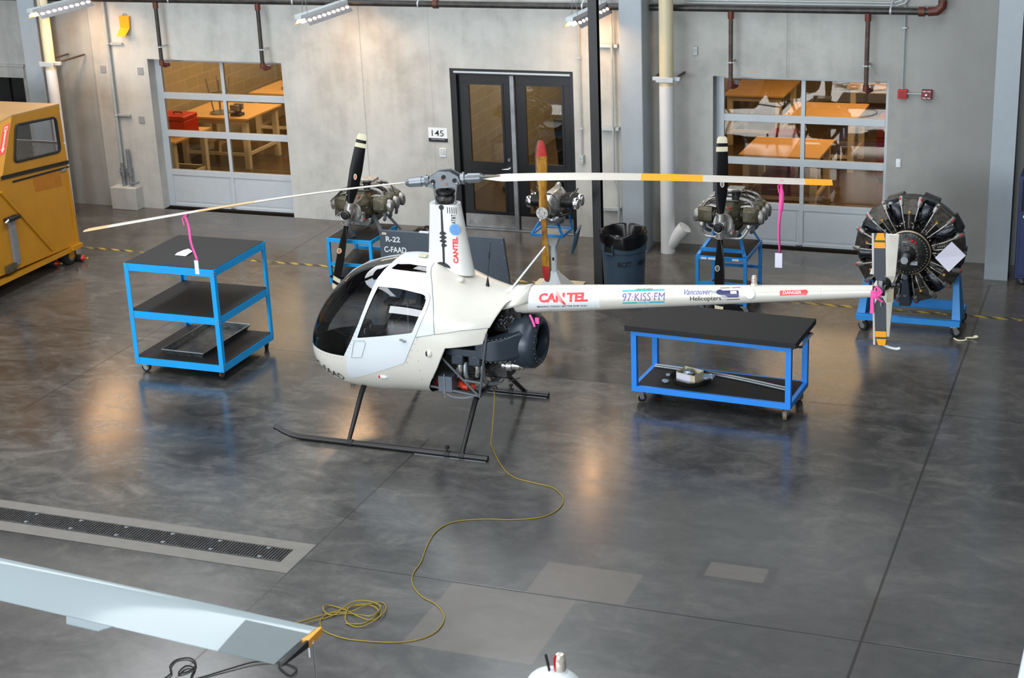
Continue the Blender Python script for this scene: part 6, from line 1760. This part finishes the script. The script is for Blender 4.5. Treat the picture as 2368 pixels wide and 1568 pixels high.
lined_bin(.78, -2.42, .295, .84, 'slate blue bin with black liner beside the black post', True)
lined_bin(-1.98, -2.15, .29, .58, 'low bin with black liner half hidden behind the grey board', False)

t = thing('metal_board', 'dark slate metal board stencilled R-22 C-FAAD behind the helicopter', 'board', (-2.16, -3.45, 0))
m = MB().hexa([(0, 0, .06), (1.80, 0, .06), (1.80, .05, .06), (0, .05, .06), (.0, 0, .96), (1.70, 0, .96), (1.70, .05, .96), (.0, .05, .96)])
m.build('board_panel', M['board'], t, bev=.006)
m = MB()
for x in (.02, .85, 1.68): m.ball((x, -.003, .90), .007, 6).ball((x, -.003, .60), .007, 6).ball((x + (.06 if x > 1 else 0), -.003, .30), .007, 6)
for k in range(6): m.ball((1.69 + k * .016, -.003, .84 - k * .13), .006, 6)
m.build('rivets', M['bolt'], t)
for x in (.12, 1.62): MB().b2(x - .05, x + .05, -.15, .25, 0, .06).build('foot', M['black'], t)
text_xz('lettering', 'R-22', M['decalwhite'], t, .09, -.004, .815, (.20, .072), bold=.02)
text_xz('lettering', 'C-FAAD', M['decalwhite'], t, .06, -.004, .675, (.31, .078), bold=.02)
m = MB().b2(.04, .10, -.003, .0, .905, .935); m.build('label_sticker', M['card'], t)
tag(MB().b2(-1.60, -1.47, -3.45, -3.41, .96, .975).build('paper_slip', M['paper']), 'thin white slip lying on the top edge of the grey board', 'paper')

t = thing('tool_cabinet', 'tall navy blue tool cabinet standing beyond the grey column', 'cabinet', (5.86, -.60, 0))
MB().b2(-.40, .40, -.28, .28, .09, 1.42).build('cabinet_body', M['bluecab'], t, bev=.01)
MB().b2(-.36, .36, -.295, -.28, .14, .88).build('door', M['bluecab'], t, bev=.005)
MB().b2(-.36, .36, -.285, -.28, .98, 1.38).build('dark_panel', M['black'], t)
for k in range(3): MB().b2(-.33, .33, -.30, -.284, 1.0 + k * .125, 1.10 + k * .125).build('drawer', M['bluecab'], t, bev=.004)
MB().b2(-.33, -.28, -.31, -.285, .90, .93).build('latch', M['bolt'], t)
for sx in (-1, 1):
    for sy in (-1, 1): caster(t, sx * .33, sy * .2, .035, .09, .3)
tag(MB().hexa([(5.50, -.85, 1.42), (6.2, -.85, 1.42), (6.2, -.4, 1.42), (5.50, -.4, 1.42), (5.60, -.75, 1.62), (6.1, -.75, 1.62), (6.1, -.45, 1.62), (5.6, -.45, 1.62)]).build('black_case', M['black'], bev=.02), 'black case standing on top of the navy blue cabinet', 'case')

# yellow machine at the left
t = thing('machine_cab', 'big ochre yellow machine cab with a window and a red FIRE arrow', 'machine', (-7.2, -3.5, 0))
mm = M['machine']
def XYZ(y, z, x=0): return (x, y + 3.5, z)
# upper cab: end face with a real opening for the window
OUT = [(-2.93, 2.30), (-3.96, 2.36), (-4.33, 1.62), (-2.90, 1.46)]
WIN = [(-3.05, 2.14), (-3.92, 2.22), (-4.05, 1.745), (-3.04, 1.66)]
m = MB()
for k in range(4):
    a, b_, c_, d_ = OUT[k], OUT[(k + 1) % 4], WIN[(k + 1) % 4], WIN[k]
    m.face([XYZ(*a), XYZ(*b_), XYZ(*c_), XYZ(*d_)])
m.face([XYZ(-3.96, 2.36), XYZ(-4.10, 2.30, -.10), XYZ(-4.45, 1.60, -.10), XYZ(-4.33, 1.62)])
m.face([XYZ(-4.10, 2.30, -.10), XYZ(-4.10, 2.30, -2.6), XYZ(-4.45, 1.60, -2.6), XYZ(-4.45, 1.60, -.10)])
m.b2(-2.6, -1.0, .56, .58, 1.46, 2.30).b2(-1.0, .0, .56, .58, 2.22, 2.30)
m.build('cab_body', mm, t, smooth=0, solid=.03)
MB().hexa([XYZ(-2.92, 2.30), XYZ(-3.97, 2.36), XYZ(-4.11, 2.30, -.10), XYZ(-4.11, 2.30, -2.6)] + [XYZ(-2.92, 2.325), XYZ(-3.97, 2.385), XYZ(-4.11, 2.33, -.10), XYZ(-4.11, 2.33, -2.6)]) if False else None
m = MB(); m.face([XYZ(-2.92, 2.305), XYZ(-3.97, 2.365), XYZ(-4.11, 2.305, -.10), XYZ(-4.11, 2.305, -2.6), XYZ(-2.92, 2.305, -2.6)])
m.build('roof', M['machinetop'], t, smooth=0, solid=.02)
fr = MB(); W_ = [XYZ(*q, .008) for q in WIN]
Wd = []
for i in range(4):
    a, b_, c_ = Vector(W_[i - 1]), Vector(W_[i]), Vector(W_[(i + 1) % 4])
    e1 = (a - b_).normalized() * .07; e2 = (c_ - b_).normalized() * .07
    for k in range(5):
        u = k / 4; Wd.append((b_ + e1) * (1 - u) ** 2 + b_ * 2 * u * (1 - u) + (b_ + e2) * u * u)
fr.tube(Wd, .018, 8, True); fr.build('window_seal', M['rubber'], t)
g = MB(); g.face(Wd); g.build('window_glass', glass('cab glass', (.72, .74, .76), .9), t, smooth=0)
# mesh guard inside
m = MB()
for k in range(40):
    x = -1.02 + k * .024 * 1.0; m.cyl((x, .585, 1.44), (x + .10, .585, 1.74), .003, n=4).cyl((x + .10, .585, 1.44), (x, .585, 1.74), .003, n=4)
gd = m.build('mesh_guard', M['white'], t)
m = MB().b2(-1.05, .0, .57, .595, 1.735, 1.765).b2(-.105, -.075, .57, .595, 1.44, 2.24)
m.build('guard_rail', M['white'], gd)
# lower body
LP = [(-2.90, 1.46), (-4.33, 1.62), (-5.4, 1.74), (-5.4, .18), (-4.67, .33), (-2.86, .28)]
m = MB(); m.prism([(y + 3.5, z) for y, z in LP], -2.6, 0, 'x'); m.build('lower_body', mm, t, smooth=0, bev=.01)
m = MB().bar(XYZ(-2.90, 1.475, .008), XYZ(-4.36, 1.605, .008), .02, .048, (0, 0, 1)); m.bar(XYZ(-2.90, 1.405, .006), XYZ(-4.14, 1.50, .006), .016, .022, (0, 0, 1))
m.build('black_trim', M['black'], t)
MB().hexa([XYZ(-3.11, 1.43, .001), XYZ(-3.71, 1.475, .001), XYZ(-3.69, 1.25, .001), XYZ(-3.10, 1.18, .001), XYZ(-3.11, 1.43, .004), XYZ(-3.71, 1.475, .004), XYZ(-3.69, 1.25, .004), XYZ(-3.10, 1.18, .004)]).build('paint_patch', M['machinepatch'], t)
MB().bar(XYZ(-4.42, 1.43, .0), XYZ(-3.51, .37, .0), .05, .03, (0, 1, 1)).bar(XYZ(-2.95, 1.40, 0), XYZ(-2.92, .30, 0), .03, .05, (0, 1, 0)).build('crease_rib', mm, t)
MB().b2(.0, .04, -.86, -.75, .40, 1.02).build('side_plate', M['steel'], t)
MB().b2(.0, .10, -.94, -.70, 1.02, 1.07).build('grab_handle', M['black'], t, bev=.01)
MB().cyl((.06, -.98, 1.02), (.08, -.93, 1.05), .02).build('handle_knob', M['chrome'], t)
MB().b2(.0, .02, .42, .52, 1.375, 1.41).build('hinge', M['steel'], t)
MB().b2(-.02, .05, -1.05, -.85, .34, .44).build('bracket', M['olive'], t)
MB().b2(-2.6, .06, .40, .62, .24, .30).b2(-2.5, .02, -1.3, .6, .22, .28).build('chassis', mm, t)
for y, x in ((.50, -.12), (-1.2, -.3), (.5, -2.2)):
    c = MB().cyl((x - .05, y, .13), (x + .05, y, .13), .13, n=28).build('wheel', M['rubber'], t, bev=.02)
    MB().cyl((x - .055, y, .13), (x + .055, y, .13), .07, n=20).build('wheel_hub', M['steel'], c)
MB().b2(-.20, -.18, .45, .55, .1, .3).b2(-.07, -.05, .45, .55, .1, .3).build('wheel_fork', M['machine'], t)
m = MB(); Y0 = -4.105
m.hexa([XYZ(-4.13, 2.23, -.135), XYZ(-4.13, 2.23, -.02 - .0), XYZ(-4.30, 1.90, -.02), XYZ(-4.30, 1.90, -.135), XYZ(-4.137, 2.235, -.135), XYZ(-4.137, 2.235, -.02), XYZ(-4.307, 1.905, -.02), XYZ(-4.307, 1.905, -.135)]) if False else None
# sticker on the chamfered corner
n_a = Vector(XYZ(-3.96, 2.36)); n_b = Vector(XYZ(-4.10, 2.30, -.10)); n_c = Vector(XYZ(-4.45, 1.60, -.10)); n_d = Vector(XYZ(-4.33, 1.62))
def corner(u, v, off=.004):
    p = (n_a * (1 - u) + n_b * u) * (1 - v) + (n_d * (1 - u) + n_c * u) * v
    nn = (n_b - n_a).cross(n_d - n_a).normalized(); nn = nn if nn.x > 0 else -nn
    return p + nn * (off + .03 * 0)
def cpoly(P, name, m_, off, parent):
    q = MB(); A = [q.bm.verts.new(corner(u, v, off)) for u, v in P]; q.bm.faces.new(A); return q.build(name, m_, parent, smooth=0)
sk = cpoly([(.10, .12), (.60, .12), (.60, .62), (.10, .62)], 'fire_sticker', M['redvinyl'], .006, t)
cpoly([(.20, .15), (.50, .15), (.50, .22), (.42, .22), (.42, .52), (.52, .52), (.35, .60), (.18, .52), (.28, .52), (.28, .22), (.20, .22)], 'arrow', M['card'], .009, sk)
bmx = text_bm('FIRE', (.26, .035), bold=.02)
bm_obj(bmx, 'lettering', M['redvinyl'], sk, lambda c: corner(.48 - c.x, .205 - c.y, .012))
for (x0, x1, y, lab, mm_) in ((-7.95, -7.42, -3.16, 'blue grey gas cylinder with red valve end lying nearest under the machine', 'fan'), (-7.75, -7.20, -2.84, 'black gas cylinder with red valve end lying behind the blue grey one', 'black')):
    t = thing('gas_cylinder', lab, 'gas cylinder', (x1, y, .055), group='gas cylinders on the floor')
    MB().cyl((x0 - x1, 0, 0), (0, 0, 0), .053, n=24).build('cylinder_body', M[mm_], t, bev=.012)
    MB().cyl((0, 0, 0), (.03, 0, 0), .045, .03, n=20).build('red_cap', M['red'], t)
    MB().cyl((.03, 0, 0), (.07, 0, 0), .012).ball((.08, 0, 0), .018, 8).build('valve', mat('brass valve', (.75, .58, .2), .35, .6) if mm_ == 'fan' else bpy.data.materials['brass valve'], t)

# ================================================================== things closer to the viewer
t = thing('rotor_blade', 'pale blue grey rotor blade of another aircraft, nearest the viewer', 'rotor blade', (3.77, -16.42, 3.1))
C0 = Vector((-4.2, .42, .02)); 
m = MB(); secs = []
prof = [(.5, .0), (.47, .035), (.40, .05), (.25, .055), (0, .045), (-.25, .026), (-.5, .003), (-.5, -.003), (-.25, -.015), (0, -.03), (.25, -.04), (.40, -.04), (.47, -.025)]
chord = .33
def BP(u, a, b, ): # u length from tip inwards; a chord fraction
    return Vector((-u, u * .088 + a * chord, b * chord * 1.1 + .0))
for u in (0, .34, .342, 2.0, 5.0):
    sh = 0
    secs.append([m.bm.verts.new(BP(u + (.05 * (.5 - a) if u == 0 else 0), a - .05, b)) for a, b in prof])
for i in range(len(secs) - 1):
    for k in range(len(prof)):
        a = (prof[k][0] + prof[(k + 1) % len(prof)][0]) / 2
        m.bm.faces.new((secs[i][k], secs[i][(k + 1) % 13], secs[i + 1][(k + 1) % 13], secs[i + 1][k])).material_index = 1 if (i == 0 and a < .30 and prof[k][1] > 0) else 0
m.mark(0); m.cap(secs[0], True); m.cap(secs[-1])
m.build('blade', [M['wing'], M['winggrey']], t, smooth=30)
MB().hexa([BP(.0, .43, -.05), BP(-.012, .43, -.05), BP(-.012, .05, -.05), BP(.02, .05, -.05), BP(.0, .43, .04), BP(-.012, .43, .04), BP(-.012, .05, .05), BP(.02, .05, .05)]).build('yellow_tip_cap', M['yellow'], t)
MB().hexa([BP(.0, .05, -.04), BP(-.012, .05, -.04), BP(.01, -.54, -.01), BP(.03, -.54, -.01), BP(.0, .05, .05), BP(-.012, .05, .05), BP(.01, -.54, .008), BP(.03, -.54, .008)]).build('black_tip_cap', M['black'], t)
MB().hexa([BP(.90, -.56, -.006), BP(1.16, -.56, -.006), BP(1.12, -.72, -.006), BP(.94, -.72, -.006), BP(.90, -.56, .006), BP(1.16, -.56, .006), BP(1.12, -.72, .006), BP(.94, -.72, .006)]).build('trim_tab', M['wing'], t)
t = thing('tiedown_hook', 'steel tie-down hook with a red strap hanging from the foreground blade tip', 'hook', (3.77, -16.37, 3.085))
MB().tube([(0.005, .03, .02), (.012, 0, 0), (.012, -.0, -.10), (.012, 0, -.20)], .005, 8).tube([(.012, 0, -.19), (-.006, 0, -.20), (-.010, 0, -.225), (.006, 0, -.25), (.026, 0, -.24), (.028, 0, -.215)], .005, 8, sub=4).cyl((-.008, 0, -.02), (-.008, 0, -.07), .004, n=6).build('hook', M['chrome'], t)
MB().b2(.004, .024, -.003, .003, -1.3, -.235).build('strap', mat('salmon red strap', (.80, .38, .34), .6), t)
t = thing('tail_fin', 'rounded white fin top carrying a red and clear beacon', 'aircraft tail', (4.52, -15.3, 0))
MB().ball((-.03, -.0, 2.36), .12, 24, (1.25, .8, 1.0)).loftsec([[Vector((math.cos(a) * rx - .03, math.sin(a) * ry, z)) for a in [2 * PI * k / 24 for k in range(24)]] for z, rx, ry in ((.0, .22, .12), (1.4, .18, .10), (2.36, .148, .094))]).build('fin', M['white'], t, smooth=60)
MB().cyl((-.0, 0, 2.44), (.0, 0, 2.475), .055, .034, 20).build('beacon_base', M['white'], t)
b_ = MB().lathe([(.030, 2.472), (.031, 2.50), (.029, 2.54), (.020, 2.562), (.006, 2.568)], n=22).build('beacon', M['beaconclear'], t)
m = MB(); R_ = []
for r, z in ((.031, 2.475), (.0325, 2.50), (.0305, 2.54), (.021, 2.5635)):
    R_.append([m.bm.verts.new((r * math.cos(a), r * math.sin(a), z)) for a in [-PI * .62 - PI * .55 * k / 10 for k in range(11)]])
for i in range(3):
    for k in range(10): m.bm.faces.new((R_[i][k], R_[i][k + 1], R_[i + 1][k + 1], R_[i + 1][k]))
m.build('beacon_lens', M['beaconred'], b_)
MB().bar((-.045, -.02, 2.46), (-.065, -.02, 2.56), .014, .008).build('antenna', M['black'], t)
tag(MB().cyl((6.37, -14.0, 0), (6.73, -14.0, 3.0), .05, n=24).ball((6.73, -14.0, 3.0), .05, 20).build('marker_post', M['white']), 'pale leaning white post standing closest to the viewer on the bare floor', 'post')
t = thing('cable', 'thin black cable looped on the floor under the foreground blade', 'cable')
C_ = [(.0, -12.9), (0.19, -12.42), (0.13, -12.28), (0.12, -12.17), (0.21, -12.12), (0.31, -12.19), (0.31, -12.28), (0.25, -12.35), (0.25, -12.24), (0.33, -12.24), (0.36, -12.33), (.40, -12.40), (0.46, -12.33), (0.6, -12.17), (0.75, -12.02), (0.94, -11.96), (1.07, -11.99), (1.12, -12.04), (1.1, -12.11), (0.99, -12.05), (0.94, -12.0)]
MB().tube([(x, y, .008 + .004 * (k % 3)) for k, (x, y) in enumerate(C_)], .0065, 6, sub=6).build('cable_run', M['black'], t)

# ------------------------------------------------------------------ loose pieces of a part become parts of their own
KEEP_WHOLE = ('lettering', 'emblem', 'stripes', 'rivets', 'case_bolts', 'ring_teeth', 'bars', 'keys', 'grille', 'light_slots', 'mesh_guard', 'harness', 'wiring', 'control_rods',
              'panel_seams', 'arrow', 'globe', 'danger', 'glazing_bead', 'door_frame', 'window_frame', 'tail_rotor_hub', 'ignition_leads', 'clip', 'decal', 'cowling_lip', 'label_sticker', 'boom_bands')
def loose_split(o):
    me = o.data; n = len(me.vertices)
    if n < 8 or n > 4000 or len(o.children): return
    par = list(range(n))
    def root(a):
        while par[a] != a: par[a] = par[par[a]]; a = par[a]
        return a
    for e in me.edges:
        a, b_ = root(e.vertices[0]), root(e.vertices[1])
        if a != b_: par[a] = b_
    isl = {}
    for i in range(n): isl.setdefault(root(i), []).append(i)
    if len(isl) < 2 or len(isl) > 40: return
    L_ = []
    for k, v in isl.items():
        P = [me.vertices[i].co for i in v]
        L_.append([[min(p[a] for p in P) - .003 for a in range(3)], [max(p[a] for p in P) + .003 for a in range(3)], set(v)])
    done = False
    while not done:
        done = True
        for i in range(len(L_)):
            for j in range(i + 1, len(L_)):
                A, B = L_[i], L_[j]
                if all(A[0][a] <= B[1][a] and B[0][a] <= A[1][a] for a in range(3)):
                    L_[i] = [[min(A[0][a], B[0][a]) for a in range(3)], [max(A[1][a], B[1][a]) for a in range(3)], A[2] | B[2]]; L_.pop(j); done = False; break
            if not done: break
    if len(L_) < 2 or len(L_) > 14: return
    for g in L_[1:]:
        c = o.copy(); c.data = me.copy(); col.objects.link(c)
        bm = bmesh.new(); bm.from_mesh(c.data); bm.verts.ensure_lookup_table()
        bmesh.ops.delete(bm, geom=[v for v in bm.verts if v.index not in g[2]], context='VERTS'); bm.to_mesh(c.data); bm.free()
    bm = bmesh.new(); bm.from_mesh(me); bm.verts.ensure_lookup_table()
    bmesh.ops.delete(bm, geom=[v for v in bm.verts if v.index not in L_[0][2]], context='VERTS'); bm.to_mesh(me); bm.free()
for o in list(bpy.data.objects):
    if o.type != 'MESH' or o.parent is None: continue
    r_ = o
    while r_.parent is not None: r_ = r_.parent
    if r_.get('kind') == 'structure' or any(k in o.name for k in KEEP_WHOLE): continue
    if o.data.has_custom_normals: continue
    loose_split(o)
